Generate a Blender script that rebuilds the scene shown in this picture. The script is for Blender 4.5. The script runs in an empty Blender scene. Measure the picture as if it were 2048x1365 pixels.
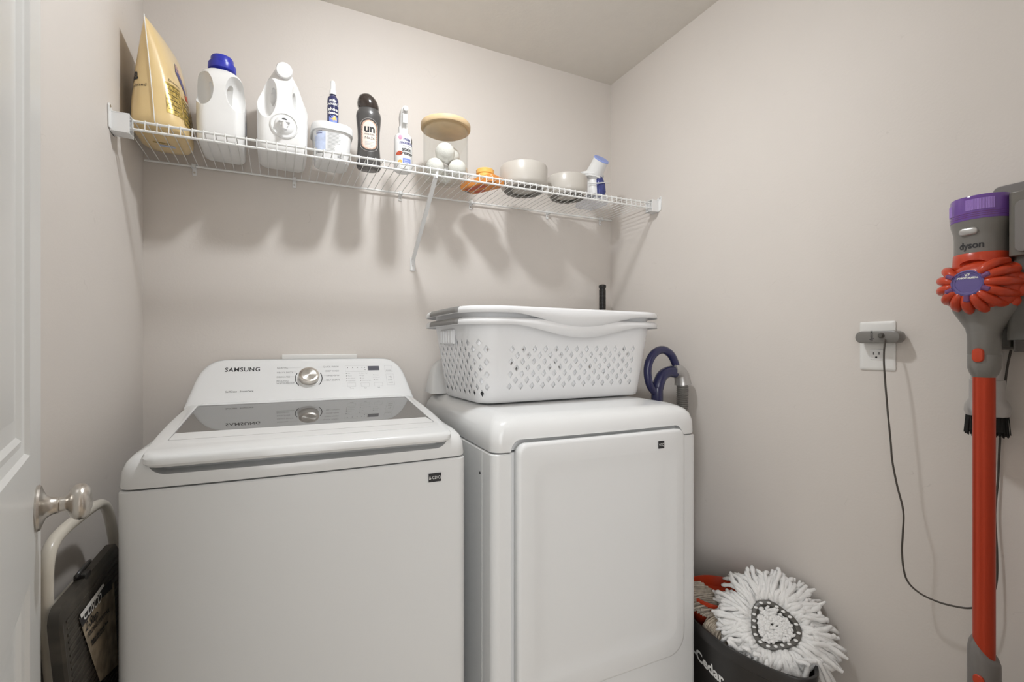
import bpy, bmesh, math, random
from mathutils import Vector, Matrix, noise
from mathutils.bvhtree import BVHTree
PI = math.pi
S = bpy.context.scene
COL = S.collection

# ------------------------------------------------------------------ camera, world, lights, exposure
cam = bpy.data.cameras.new('camera')
cam.sensor_width = 36.0
cam.lens = 923.0 / 2048 * 36.0
cam.shift_y = 12.5 / 2048
cam.clip_start = 0.01
co = bpy.data.objects.new('camera', cam)
COL.objects.link(co)
co.location = (0, 0, 1.16)
co.rotation_euler = (PI / 2, 0, math.radians(-26.84))
S.camera = co
S.view_settings.view_transform = 'Standard'
S.view_settings.look = 'None'
S.view_settings.gamma = 1
S.view_settings.use_curve_mapping = False
S.view_settings.exposure = 0.20

world = bpy.data.worlds.new('world')
S.world = world
world.use_nodes = True
world.node_tree.nodes['Background'].inputs[0].default_value = (0.95, 0.975, 1.0, 1)
world.node_tree.nodes['Background'].inputs[1].default_value = 0.6


def area(name, loc, rot, size, power, color, shape='DISK', sy=None):
    l = bpy.data.lights.new(name, 'AREA')
    l.shape = shape
    l.size = size
    if sy: l.size_y = sy
    l.energy = power
    l.color = color
    o = bpy.data.objects.new(name, l)
    COL.objects.link(o)
    o.location = loc
    o.rotation_euler = rot
    return o


LAMP = (0.40, 1.05)                # the room's own dome lamp is an emitting mesh, built with the ceiling
LAMP_POWER = 240.0
area('hall_fill', (-1.40, -1.38, 1.30), (math.radians(90), 0, 0), 3.2, 62.0, (0.94, 0.97, 1.0), 'RECTANGLE', 2.0)  # unseen area light added as fill through the doorway, reaching fronts and right wall


# ------------------------------------------------------------------ materials
def mat(name, col, rough=0.5, metal=0.0, spec=0.5, var=0.0, scale=20, bump=0.0, bscale=200, trans=0.0, ior=1.45,
        coat=0.0, emit=0.0, aniso=0.0, alpha=1.0, sss=0.0, sheen=0.0):
    m = bpy.data.materials.new(name)
    m.use_nodes = True
    nt = m.node_tree
    b = nt.nodes['Principled BSDF']
    I = b.inputs
    c = (*col, 1)
    I['Base Color'].default_value = c
    I['Roughness'].default_value = rough
    I['Metallic'].default_value = metal
    I['Specular IOR Level'].default_value = spec
    I['IOR'].default_value = ior
    if trans: I['Transmission Weight'].default_value = trans
    if coat:
        I['Coat Weight'].default_value = coat
        I['Coat Roughness'].default_value = 0.08
    if emit:
        I['Emission Color'].default_value = c
        I['Emission Strength'].default_value = emit
    if aniso: I['Anisotropic'].default_value = aniso
    if alpha < 1: I['Alpha'].default_value = alpha
    if sss:
        I['Subsurface Weight'].default_value = sss
        I['Subsurface Radius'].default_value = (0.01, 0.01, 0.01)
    if sheen: I['Sheen Weight'].default_value = sheen
    tc = nt.nodes.new('ShaderNodeTexCoord')
    if var:
        n = nt.nodes.new('ShaderNodeTexNoise')
        n.inputs['Scale'].default_value = scale
        n.inputs['Detail'].default_value = 5
        r = nt.nodes.new('ShaderNodeValToRGB')
        r.color_ramp.elements[0].position = 0.35
        r.color_ramp.elements[1].position = 0.65
        r.color_ramp.elements[0].color = (*[max(0, v * (1 - var)) for v in col], 1)
        r.color_ramp.elements[1].color = (*[min(1, v * (1 + var)) for v in col], 1)
        nt.links.new(tc.outputs['Object'], n.inputs['Vector'])
        nt.links.new(n.outputs[0], r.inputs[0])
        nt.links.new(r.outputs[0], I['Base Color'])
    if bump:
        n2 = nt.nodes.new('ShaderNodeTexNoise')
        n2.inputs['Scale'].default_value = bscale
        n2.inputs['Detail'].default_value = 3
        bp = nt.nodes.new('ShaderNodeBump')
        bp.inputs['Strength'].default_value = bump
        bp.inputs['Distance'].default_value = 0.002
        nt.links.new(tc.outputs['Object'], n2.inputs['Vector'])
        nt.links.new(n2.outputs[0], bp.inputs['Height'])
        nt.links.new(bp.outputs[0], I['Normal'])
    return m


def wall_mat(name, col, scuff=0.22):
    m = mat(name, col, rough=0.62, spec=0.35, var=0.012, scale=3, bump=0.12, bscale=160)
    nt = m.node_tree
    b = nt.nodes['Principled BSDF']
    src = b.inputs['Base Color'].links[0].from_socket
    tc = nt.nodes['Texture Coordinate']
    # thin scuff scratches, kept to the lower walls
    mp = nt.nodes.new('ShaderNodeMapping')
    mp.inputs['Scale'].default_value = (3.0, 3.0, 9.0)
    mp.inputs['Rotation'].default_value = (0.5, 0.3, 0.2)
    n = nt.nodes.new('ShaderNodeTexNoise')
    n.inputs['Scale'].default_value = 1.5
    n.inputs['Detail'].default_value = 1.5
    n.inputs['Distortion'].default_value = 1.2
    r = nt.nodes.new('ShaderNodeValToRGB')
    e = r.color_ramp.elements
    e[0].position = 0.497
    e[0].color = (0, 0, 0, 1)
    e[1].position = 0.503
    e[1].color = (0, 0, 0, 1)
    k = e.new(0.50)
    k.color = (1, 1, 1, 1)
    n3 = nt.nodes.new('ShaderNodeTexNoise')
    n3.inputs['Scale'].default_value = 9
    r3 = nt.nodes.new('ShaderNodeValToRGB')
    r3.color_ramp.elements[0].position = 0.63
    r3.color_ramp.elements[1].position = 0.70
    mu = nt.nodes.new('ShaderNodeMath'); mu.operation = 'MULTIPLY'
    mu2 = nt.nodes.new('ShaderNodeMath'); mu2.operation = 'MULTIPLY'
    mu2.inputs[1].default_value = scuff
    mix = nt.nodes.new('ShaderNodeMixRGB')
    mix.inputs[2].default_value = (col[0] * 0.45, col[1] * 0.43, col[2] * 0.40, 1)
    L = nt.links.new
    L(tc.outputs['Object'], mp.inputs[0]); L(mp.outputs[0], n.inputs['Vector']); L(n.outputs[0], r.inputs[0])
    L(tc.outputs['Object'], n3.inputs['Vector']); L(n3.outputs[0], r3.inputs[0])
    L(r.outputs[0], mu.inputs[0]); L(r3.outputs[0], mu.inputs[1]); L(mu.outputs[0], mu2.inputs[0])
    L(mu2.outputs[0], mix.inputs[0]); L(src, mix.inputs[1]); L(mix.outputs[0], b.inputs['Base Color'])
    return m


M = {}
M['wall'] = wall_mat('greige_wall_paint', (0.705, 0.657, 0.610))
M['ceil'] = mat('ceiling_paint', (0.76, 0.725, 0.67), rough=0.9, spec=0.2, bump=0.2, bscale=90, var=0.01)
M['trim'] = mat('white_trim_paint', (0.80, 0.79, 0.76), rough=0.35, var=0.01)
M['doorp'] = mat('door_paint', (0.79, 0.79, 0.77), rough=0.32, var=0.01, scale=4)
M['floor'] = mat('floor_vinyl', (0.50, 0.43, 0.35), rough=0.45, var=0.15, scale=7)
M['enamel'] = mat('white_enamel', (0.80, 0.805, 0.80), rough=0.22, spec=0.5, coat=0.25)
M['enamel2'] = mat('white_enamel_panel', (0.785, 0.79, 0.785), rough=0.33, spec=0.45, bump=0.03, bscale=500)
M['whitep'] = mat('white_plastic', (0.82, 0.82, 0.81), rough=0.35)
M['wire'] = mat('white_coated_wire', (0.85, 0.85, 0.83), rough=0.3)
M['hdpe'] = mat('bottle_plastic', (0.84, 0.835, 0.82), rough=0.38, sss=0.2, var=0.01)
M['blue'] = mat('blue_cap_plastic', (0.035, 0.045, 0.42), rough=0.3)
M['black'] = mat('black_plastic', (0.02, 0.019, 0.018), rough=0.35)
M['ink'] = mat('black_ink', (0.03, 0.03, 0.032), rough=0.6)
M['inkg'] = mat('grey_ink', (0.28, 0.28, 0.28), rough=0.6)
M['inkl'] = mat('pale_grey_ink', (0.50, 0.50, 0.50), rough=0.6)
M['inkw'] = mat('white_ink', (0.85, 0.85, 0.83), rough=0.6)
M['steel'] = mat('brushed_nickel', (0.62, 0.585, 0.54), rough=0.28, metal=1.0, bump=0.04, bscale=600)
M['screen'] = mat('display_glass', (0.12, 0.12, 0.14), rough=0.15)
M['bag'] = mat('pale_yellow_film', (0.80, 0.60, 0.30), rough=0.28, coat=0.5, bump=0.5, bscale=14, var=0.03, scale=6)
M['gold'] = mat('gold_print', (0.50, 0.36, 0.10), rough=0.25, metal=0.35, var=0.5, scale=160)
M['navy'] = mat('navy_print', (0.035, 0.035, 0.20), rough=0.35)
M['navyp'] = mat('navy_plastic', (0.03, 0.032, 0.10), rough=0.22, coat=0.4)
M['redprint'] = mat('red_print', (0.55, 0.10, 0.05), rough=0.5)
M['pink'] = mat('pink_print', (0.72, 0.35, 0.48), rough=0.5)
M['bluepr'] = mat('periwinkle_print', (0.20, 0.27, 0.66), rough=0.5)
M['paleblue'] = mat('pale_blue_print', (0.55, 0.62, 0.80), rough=0.5, var=0.2, scale=30)
M['label'] = mat('cream_label', (0.80, 0.70, 0.62), rough=0.45, var=0.06, scale=60)
M['speck'] = mat('speckled_label_edge', (0.62, 0.40, 0.30), rough=0.45, var=0.5, scale=300)
M['dgrey'] = mat('charcoal_plastic', (0.075, 0.072, 0.070), rough=0.26, coat=0.3)
M['capblk'] = mat('glossy_black_brown_cap', (0.035, 0.026, 0.022), rough=0.14, coat=0.5)
M['wood'] = mat('pale_bamboo', (0.66, 0.49, 0.29), rough=0.5, var=0.10, scale=14)
M['glass'] = mat('clear_glass', (0.98, 0.99, 0.985), rough=0.02, trans=1.0, ior=1.45)
M['felt'] = mat('white_wool_felt', (0.84, 0.82, 0.77), rough=1.0, spec=0.1, bump=0.7, bscale=260)
M['orange'] = mat('orange_plastic', (0.70, 0.27, 0.06), rough=0.4, var=0.06, scale=30)
M['yellow'] = mat('amber_yellow_plastic', (0.90, 0.52, 0.14), rough=0.35)
M['stone'] = mat('stone_grey_ceramic', (0.55, 0.515, 0.465), rough=0.28, coat=0.2)
M['stoned'] = mat('grey_rubber', (0.20, 0.19, 0.175), rough=0.6)
M['tank'] = mat('blue_tinted_clear_plastic', (0.10, 0.12, 0.38), rough=0.1, trans=0.55, ior=1.4)
M['clear'] = mat('clear_plastic', (0.92, 0.93, 0.97), rough=0.08, trans=0.9, ior=1.35)
M['ltblue'] = mat('light_blue_plastic', (0.28, 0.36, 0.72), rough=0.4)
M['gpl'] = mat('grey_plastic', (0.20, 0.185, 0.175), rough=0.33, coat=0.1)
M['gpl2'] = mat('warm_grey_plastic', (0.20, 0.19, 0.175), rough=0.30, coat=0.15)
M['gdark'] = mat('dark_grey_plastic', (0.10, 0.095, 0.085), rough=0.35)
M['smoke'] = mat('smoky_grey_plastic', (0.15, 0.14, 0.12), rough=0.18, coat=0.3)
M['vred'] = mat('red_orange_plastic', (0.54, 0.052, 0.015), rough=0.30, coat=0.2)
M['tube'] = mat('red_anodised_metal', (0.50, 0.050, 0.016), rough=0.32, metal=0.35)
M['purple'] = mat('purple_clear_plastic', (0.20, 0.085, 0.42), rough=0.12, trans=0.25, coat=0.5)
M['purpled'] = mat('dull_purple_plastic', (0.17, 0.06, 0.18), rough=0.3, coat=0.3)
M['violet'] = mat('violet_filter', (0.36, 0.22, 0.60), rough=0.5)
M['lens'] = mat('violet_blue_disc', (0.13, 0.10, 0.30), rough=0.2, coat=0.5)
M['silver'] = mat('silver_paint', (0.50, 0.49, 0.48), rough=0.3, metal=0.6)
M['cord'] = mat('dark_cord_rubber', (0.07, 0.06, 0.05), rough=0.45)
M['brist'] = mat('black_bristles', (0.012, 0.012, 0.011), rough=0.8)
M['bucket'] = mat('dark_grey_bucket_plastic', (0.030, 0.028, 0.027), rough=0.35)
M['mop'] = mat('white_microfibre', (0.86, 0.85, 0.83), rough=0.95, spec=0.1, bump=0.8, bscale=500, sheen=0.3)
M['cotton'] = mat('beige_cotton', (0.62, 0.54, 0.44), rough=1.0, spec=0.05, bump=0.8, bscale=400, var=0.12, scale=40)
M['oldmop'] = mat('greige_mop_cloth', (0.42, 0.37, 0.31), rough=1.0, spec=0.05, bump=0.9, bscale=300, var=0.25, scale=60)
M['stool'] = mat('cream_enamel_tube', (0.66, 0.62, 0.54), rough=0.3, coat=0.2, var=0.03)
M['tread'] = mat('dark_brown_grey_tread', (0.055, 0.048, 0.038), rough=0.5, var=0.3, scale=25)
M['paper'] = mat('worn_paper_label', (0.36, 0.30, 0.22), rough=0.8, var=0.3, scale=40)
M['lampg'] = mat('lamp_diffuser', (0.945, 0.972, 1.0), emit=LAMP_POWER)
M['halld'] = mat('hall_fill_glow', (1.0, 0.98, 0.95), emit=4.0)  # glow of the added fill disc in the hall

def thin_clear(name, tint, ior=1.4, rough=0.02, body=0.0):
    m = bpy.data.materials.new(name); m.use_nodes = True; nt = m.node_tree
    for n in list(nt.nodes):
        if n.type != 'OUTPUT_MATERIAL': nt.nodes.remove(n)
    out = [n for n in nt.nodes][0]
    t_ = nt.nodes.new('ShaderNodeBsdfTransparent'); t_.inputs[0].default_value = (*tint, 1)
    g_ = nt.nodes.new('ShaderNodeBsdfGlossy'); g_.inputs['Roughness'].default_value = rough
    lw_ = nt.nodes.new('ShaderNodeLayerWeight'); lw_.inputs[0].default_value = .5
    pw_ = nt.nodes.new('ShaderNodeMath'); pw_.operation = 'POWER'; pw_.inputs[1].default_value = 5.0
    f_ = nt.nodes.new('ShaderNodeMath'); f_.operation = 'MULTIPLY_ADD'; f_.inputs[1].default_value = .45; f_.inputs[2].default_value = (ior - 1) ** 2 / (ior + 1) ** 2 + .02
    nt.links.new(lw_.outputs['Facing'], pw_.inputs[0]); nt.links.new(pw_.outputs[0], f_.inputs[0])
    x_ = nt.nodes.new('ShaderNodeMixShader')
    nt.links.new(f_.outputs[0], x_.inputs[0]); nt.links.new(t_.outputs[0], x_.inputs[1]); nt.links.new(g_.outputs[0], x_.inputs[2])
    if body:
        d_ = nt.nodes.new('ShaderNodeBsdfDiffuse'); d_.inputs[0].default_value = (.8, .82, .88, 1)
        y_ = nt.nodes.new('ShaderNodeMixShader'); y_.inputs[0].default_value = body
        nt.links.new(x_.outputs[0], y_.inputs[1]); nt.links.new(d_.outputs[0], y_.inputs[2]); nt.links.new(y_.outputs[0], out.inputs[0])
    else: nt.links.new(x_.outputs[0], out.inputs[0])
    return m
M['glass'] = thin_clear('clear_glass_thin', (.975, .98, .975), 1.35)
M['clear'] = thin_clear('clear_plastic_thin', (.93, .94, .97), 1.4, .06, .18)

def translucent(name, col, k, rough=.4):
    m = mat(name, col, rough=rough)
    nt = m.node_tree; b = nt.nodes['Principled BSDF']; out = nt.nodes['Material Output']
    t_ = nt.nodes.new('ShaderNodeBsdfTranslucent'); t_.inputs[0].default_value = (*col, 1)
    x_ = nt.nodes.new('ShaderNodeMixShader'); x_.inputs[0].default_value = k
    nt.links.new(b.outputs[0], x_.inputs[1]); nt.links.new(t_.outputs[0], x_.inputs[2]); nt.links.new(x_.outputs[0], out.inputs[0])
    return m
M['basket'] = translucent('basket_plastic_thin', (0.95, 0.952, 0.955), .16)

# mirror-like tinted glass of the washer lid
m = bpy.data.materials.new('tinted_lid_glass'); m.use_nodes = True
nt = m.node_tree
for n in list(nt.nodes):
    if n.type != 'OUTPUT_MATERIAL': nt.nodes.remove(n)
out = [n for n in nt.nodes][0]
g = nt.nodes.new('ShaderNodeBsdfGlossy'); g.inputs['Color'].default_value = (0.86, 0.86, 0.86, 1); g.inputs['Roughness'].default_value = 0.015
d = nt.nodes.new('ShaderNodeBsdfDiffuse'); d.inputs['Color'].default_value = (0.11, 0.105, 0.10, 1)
lw = nt.nodes.new('ShaderNodeLayerWeight'); lw.inputs[0].default_value = 0.74
mx = nt.nodes.new('ShaderNodeMixShader')
tn = nt.nodes.new('ShaderNodeTexNoise'); tn.inputs['Scale'].default_value = 6
nt.links.new(lw.outputs['Fresnel'], mx.inputs[0]); nt.links.new(d.outputs[0], mx.inputs[1]); nt.links.new(g.outputs[0], mx.inputs[2])
nt.links.new(mx.outputs[0], out.inputs[0])
M['lid'] = m

# radially brushed metal for the dial
def radial(name, col):
    m = mat(name, col, rough=0.26, metal=1.0, aniso=0.85)
    nt = m.node_tree
    t = nt.nodes.new('ShaderNodeTangent'); t.direction_type = 'RADIAL'; t.axis = 'Z'
    nt.links.new(t.outputs[0], nt.nodes['Principled BSDF'].inputs['Tangent'])
    return m
M['dial'] = radial('spun_dial_metal', (0.72, 0.70, 0.66))


# ------------------------------------------------------------------ geometry helpers
class MB:
    def __init__(s):
        s.v = []; s.f = []

    def add(s, vs, fs):
        n = len(s.v)
        s.v += [tuple(v) for v in vs]
        s.f += [tuple(i + n for i in f) for f in fs]
        return s

    def box(s, x0, x1, y0, y1, z0, z1, mx=None):
        vs = [Vector((x, y, z)) for x in (x0, x1) for y in (y0, y1) for z in (z0, z1)]
        if mx: vs = [mx @ v for v in vs]
        return s.add(vs, [(0, 1, 3, 2), (4, 6, 7, 5), (0, 4, 5, 1), (2, 3, 7, 6), (0, 2, 6, 4), (1, 5, 7, 3)])

    def loft(s, rings, cap0=True, cap1=True, closed=True, flip=False):
        n = len(rings[0]); vs = [p for r in rings for p in r]; fs = []
        for i in range(len(rings) - 1):
            for j in range(n if closed else n - 1):
                k = (j + 1) % n
                f = (i * n + j, i * n + k, (i + 1) * n + k, (i + 1) * n + j)
                fs.append(f[::-1] if flip else f)
        if cap0: fs.append(tuple(range(n))[::-1] if not flip else tuple(range(n)))
        if cap1:
            b = (len(rings) - 1) * n
            fs.append(tuple(range(b, b + n)) if not flip else tuple(range(b, b + n))[::-1])
        return s.add(vs, fs)

    def lathe(s, prof, n=32, mx=None, cap0=True, cap1=True, sx=1, sy=1):
        rings = []
        for r, z in prof:
            ring = [Vector((r * sx * math.cos(2 * PI * k / n), r * sy * math.sin(2 * PI * k / n), z)) for k in range(n)]
            if mx: ring = [mx @ v for v in ring]
            rings.append(ring)
        return s.loft(rings, cap0, cap1)

    def tube(s, pts, r, n=10, closed=False, caps=True):
        pts = [Vector(p) for p in pts]
        N = len(pts)
        rad = r if isinstance(r, (list, tuple)) else [r] * N
        rings = []; up = None
        for i, p in enumerate(pts):
            if closed: t = (pts[(i + 1) % N] - pts[i - 1])
            else: t = pts[min(i + 1, N - 1)] - pts[max(i - 1, 0)]
            t.normalize()
            if up is None: up = t.orthogonal().normalized()
            up = (up - t * up.dot(t))
            if up.length < 1e-6: up = t.orthogonal()
            up.normalize()
            b = t.cross(up)
            rings.append([p + (up * math.cos(2 * PI * k / n) + b * math.sin(2 * PI * k / n)) * rad[i] for k in range(n)])
        if closed: rings.append(rings[0])
        return s.loft(rings, caps and not closed, caps and not closed)

    def sphere(s, c, r, n=20, m=12, sz=1):
        prof = [(max(1e-5, r * math.sin(PI * i / m)), -r * sz * math.cos(PI * i / m)) for i in range(m + 1)]
        return s.lathe(prof, n, Matrix.Translation(c))

    def build(s, name, material, parent=None, smooth=True, bevel=0, seg=3, sub=0, solid=0, angle=40, merge=1e-6):
        me = bpy.data.meshes.new(name)
        me.from_pydata(s.v, [], s.f)
        bm = bmesh.new(); bm.from_mesh(me)
        bmesh.ops.remove_doubles(bm, verts=bm.verts, dist=merge)
        bmesh.ops.recalc_face_normals(bm, faces=bm.faces)
        bm.to_mesh(me); bm.free()
        return fin(name, me, material, parent, smooth, bevel, seg, sub, solid, angle)


def fin(name, me, material, parent=None, smooth=True, bevel=0, seg=3, sub=0, solid=0, angle=40):
    o = bpy.data.objects.new(name, me)
    COL.objects.link(o)
    if material: me.materials.append(material)
    if parent: o.parent = parent
    if solid:
        q = o.modifiers.new('s', 'SOLIDIFY'); q.thickness = solid; q.offset = 0
    if bevel:
        q = o.modifiers.new('b', 'BEVEL'); q.width = bevel; q.segments = seg; q.limit_method = 'ANGLE'
        q.angle_limit = math.radians(35); q.harden_normals = False
    if sub:
        q = o.modifiers.new('u', 'SUBSURF'); q.levels = sub; q.render_levels = sub
    if smooth:
        bm = bmesh.new(); bm.from_mesh(me)
        for f in bm.faces: f.smooth = True
        ca = math.radians(angle)
        if not sub:
            for e in bm.edges:
                if len(e.link_faces) == 2 and e.calc_face_angle(0) > ca: e.smooth = False
        bm.to_mesh(me); bm.free()
    return o


def bake(o):
    """apply this object's modifiers to its mesh"""
    dg = bpy.context.evaluated_depsgraph_get(); dg.update()
    me = bpy.data.meshes.new_from_object(o.evaluated_get(dg))
    o.modifiers.clear()
    o.data = me
    return o


def boolean(o, cutters, angle=40):
    tmp = []
    for c in cutters:
        me = bpy.data.meshes.new('cut'); me.from_pydata(c.v, [], c.f)
        bm = bmesh.new(); bm.from_mesh(me)
        bmesh.ops.remove_doubles(bm, verts=bm.verts, dist=1e-6)
        bmesh.ops.recalc_face_normals(bm, faces=bm.faces); bm.to_mesh(me); bm.free()
        t = bpy.data.objects.new('cut', me); COL.objects.link(t); tmp.append(t)
        t.parent = o.parent
        q = o.modifiers.new('bool', 'BOOLEAN'); q.operation = 'DIFFERENCE'; q.object = t; q.solver = 'EXACT'
    bake(o)
    for t in tmp:
        me = t.data; bpy.data.objects.remove(t); bpy.data.meshes.remove(me)
    bm = bmesh.new(); bm.from_mesh(o.data)
    for f in bm.faces: f.smooth = True
    for e in bm.edges:
        if len(e.link_faces) == 2 and e.calc_face_angle(0) > math.radians(angle): e.smooth = False
        else: e.smooth = True
    bm.to_mesh(o.data); bm.free()
    return o


def thing(name, label, cat, loc=(0, 0, 0), rotz=0, group=None):
    o = bpy.data.objects.new(name, None); COL.objects.link(o)
    o.location = loc; o.rotation_euler = (0, 0, rotz)
    o['label'] = label; o['category'] = cat
    if group: o['group'] = group
    o.empty_display_size = 0.05
    return o


def tag(o, label, cat, group=None):
    o['label'] = label; o['category'] = cat
    if group: o['group'] = group
    return o


def struct(o):
    o['kind'] = 'structure'
    return o


def rrect(x0, x1, y0, y1, r, n=5):
    """rounded rectangle outline, counter-clockwise, list of (x, y)"""
    if not isinstance(r, (list, tuple)): r = [r] * 4
    out = []
    for (cx, cy, a0, rr) in ((x1, y0, -90, r[0]), (x1, y1, 0, r[1]), (x0, y1, 90, r[2]), (x0, y0, 180, r[3])):
        sx = -1 if cx == x1 else 1; sy = 1 if cy == y0 else -1
        ox, oy = cx + sx * rr, cy + sy * rr
        for k in range(n + 1):
            a = math.radians(a0 + 90 * k / n)
            out.append((ox + rr * math.cos(a), oy + rr * math.sin(a)))
    return out


def spline(pts, n=8):
    """Catmull-Rom through points"""
    P = [Vector(p) for p in pts]
    P = [P[0] * 2 - P[1]] + P + [P[-1] * 2 - P[-2]]
    out = []
    for i in range(1, len(P) - 2):
        for k in range(n):
            t = k / n
            a, b, c, d = P[i - 1], P[i], P[i + 1], P[i + 2]
            out.append(0.5 * ((2 * b) + (c - a) * t + (2 * a - 5 * b + 4 * c - d) * t * t + (3 * b - a - 3 * c + d) * t ** 3))
    out.append(P[-2])
    return out


def text_mesh(s, size, extrude=0.0, align='LEFT', bold=0.0, spacing=1.0, shear=0.0):
    c = bpy.data.curves.new('t', 'FONT')
    c.body = s; c.size = size; c.extrude = extrude; c.align_x = align; c.offset = bold
    c.space_character = spacing; c.shear = shear; c.resolution_u = 3
    o = bpy.data.objects.new('t', c); COL.objects.link(o)
    dg = bpy.context.evaluated_depsgraph_get(); dg.update()
    me = bpy.data.meshes.new_from_object(o.evaluated_get(dg))
    bpy.data.objects.remove(o); bpy.data.curves.remove(c)
    return me


def text_on(parent, name, s, size, origin, right, up, material, align='LEFT', bold=0.0, spacing=1.0, lift=0.0004,
            bvh=None, shear=0.0, sx=1.0, fine=0.0):
    me = text_mesh(s, size, 0, align, bold, spacing, shear)
    R = Vector(right).normalized(); U = Vector(up).normalized(); N = R.cross(U).normalized(); O = Vector(origin)
    bm = bmesh.new(); bm.from_mesh(me)
    if fine:
        bmesh.ops.triangulate(bm, faces=bm.faces)
        for _ in range(3):
            es = [e for e in bm.edges if e.calc_length() > fine]
            if not es: break
            bmesh.ops.subdivide_edges(bm, edges=es, cuts=1)
            bmesh.ops.triangulate(bm, faces=bm.faces)
    dead = []
    for v in bm.verts:
        p = O + R * v.co.x * sx + U * v.co.y
        if bvh:
            hit = bvh.ray_cast(p + N * 0.15, -N, 0.4)
            if hit[0] is None: dead.append(v)
            else: v.co = hit[0] + N * lift
        else: v.co = p + N * lift
    bmesh.ops.delete(bm, geom=dead, context='VERTS')
    bm.to_mesh(me); bm.free()
    return fin(name, me, material, parent, smooth=False)


def patch(parent, name, outline, origin, right, up, material, bvh=None, lift=0.0003, grid=0):
    """flat printed area given by a 2D outline (u, v), laid on the surface under it"""
    R = Vector(right).normalized(); U = Vector(up).normalized(); N = R.cross(U).normalized(); O = Vector(origin)
    bm = bmesh.new()
    if grid:
        us = [p[0] for p in outline]; vs = [p[1] for p in outline]
        cu = (min(us) + max(us)) / 2; cv = (min(vs) + max(vs)) / 2
        n = len(outline)
        cen = bm.verts.new((cu, cv, 0)); prev = None
        for g in range(1, grid + 1):
            ring = [bm.verts.new((cu + (u - cu) * g / grid, cv + (v - cv) * g / grid, 0)) for u, v in outline]
            for j in range(n):
                k = (j + 1) % n
                if prev is None: bm.faces.new((cen, ring[j], ring[k]))
                else: bm.faces.new((prev[j], ring[j], ring[k], prev[k]))
            prev = ring
    else:
        bm.faces.new([bm.verts.new((u, v, 0)) for u, v in outline])
    dead = []
    for v in bm.verts:
        p = O + R * v.co.x + U * v.co.y
        if bvh:
            hit = bvh.ray_cast(p + N * 0.15, -N, 0.4)
            if hit[0] is None: dead.append(v)
            else: v.co = hit[0] + N * lift
        else: v.co = p + N * lift
    bmesh.ops.delete(bm, geom=dead, context='VERTS')
    me = bpy.data.meshes.new(name); bm.to_mesh(me); bm.free()
    return fin(name, me, material, parent, smooth=True)


def bvh_of(o):
    dg = bpy.context.evaluated_depsgraph_get(); dg.update()
    me = bpy.data.meshes.new_from_object(o.evaluated_get(dg))
    t = BVHTree.FromPolygons([v.co.copy() for v in me.vertices], [tuple(p.vertices) for p in me.polygons])
    bpy.data.meshes.remove(me)
    return t


def circ(r, n=24, ry=None, a0=0):
    ry = r if ry is None else ry
    return [(r * math.cos(2 * PI * k / n + a0), ry * math.sin(2 * PI * k / n + a0)) for k in range(n)]


def frame_lines(mb, x0, x1, y0, y1, t, P):
    """thin rectangular line frame; P maps (u, v) to 3D"""
    for (a, b, c, d) in ((x0, x1, y0, y0 + t), (x0, x1, y1 - t, y1), (x0, x0 + t, y0, y1), (x1 - t, x1, y0, y1)):
        mb.add([P(a, c), P(b, c), P(b, d), P(a, d)], [(0, 1, 2, 3)])


XL, XR, YB, YF = -0.378, 1.4614, 1.81, 0.16

# ------------------------------------------------------------------ room shell
def plane_wall(name, a, b, z0, z1, out, mname='wall', th=0.11):
    """vertical wall slab, inner face through a-b, thickness to the outside"""
    a = Vector((*a, 0)); b = Vector((*b, 0)); o = Vector((*out, 0)) * th
    mb = MB()
    vs = []
    for z in (z0, z1):
        for p in (a, b, b + o, a + o): vs.append((p.x, p.y, z))
    mb.add(vs, [(0, 1, 2, 3), (4, 7, 6, 5), (0, 4, 5, 1), (1, 5, 6, 2), (2, 6, 7, 3), (3, 7, 4, 0)])
    return struct(mb.build(name, M[mname], smooth=False))

plane_wall('wall_back', (XL - .11, YB), (XR + .11, YB), 0, 2.55, (0, 1))
plane_wall('wall_left', (XL, YF - .11), (XL, YB), 0, 2.55, (-1, 0))
plane_wall('wall_right', (XR, YF - .11), (XR, YB), 0, 2.55, (1, 0))
DX0, DX1, DH = -0.165, 0.70, 2.04
mb = MB()
mb.box(XL, DX0, YF - .11, YF, 0, 2.55); mb.box(DX1, XR, YF - .11, YF, 0, 2.55); mb.box(DX0, DX1, YF - .11, YF, DH, 2.55)
struct(mb.build('wall_front', M['wall'], smooth=False))
mb = MB(); mb.box(-3.4, 2.6, -1.7, 1.95, -0.05, 0); struct(mb.build('floor', M['floor'], smooth=False))
# ceiling follows the slight slope seen along the back wall
zc = lambda x: 2.409 + 0.0235 * (x - XL) + 0.0
mb = MB()
x0, x1 = XL - .12, XR + .12
mb.add([(x0, YF - .11, zc(x0)), (x1, YF - .11, zc(x1)), (x1, 1.93, zc(x1)), (x0, 1.93, zc(x0)),
        (x0, YF - .11, 2.6), (x1, YF - .11, 2.6), (x1, 1.93, 2.6), (x0, 1.93, 2.6)],
       [(0, 1, 2, 3), (4, 7, 6, 5), (0, 4, 5, 1), (1, 5, 6, 2), (2, 6, 7, 3), (3, 7, 4, 0)])
struct(mb.build('ceiling', M['ceil'], smooth=False))
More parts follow.
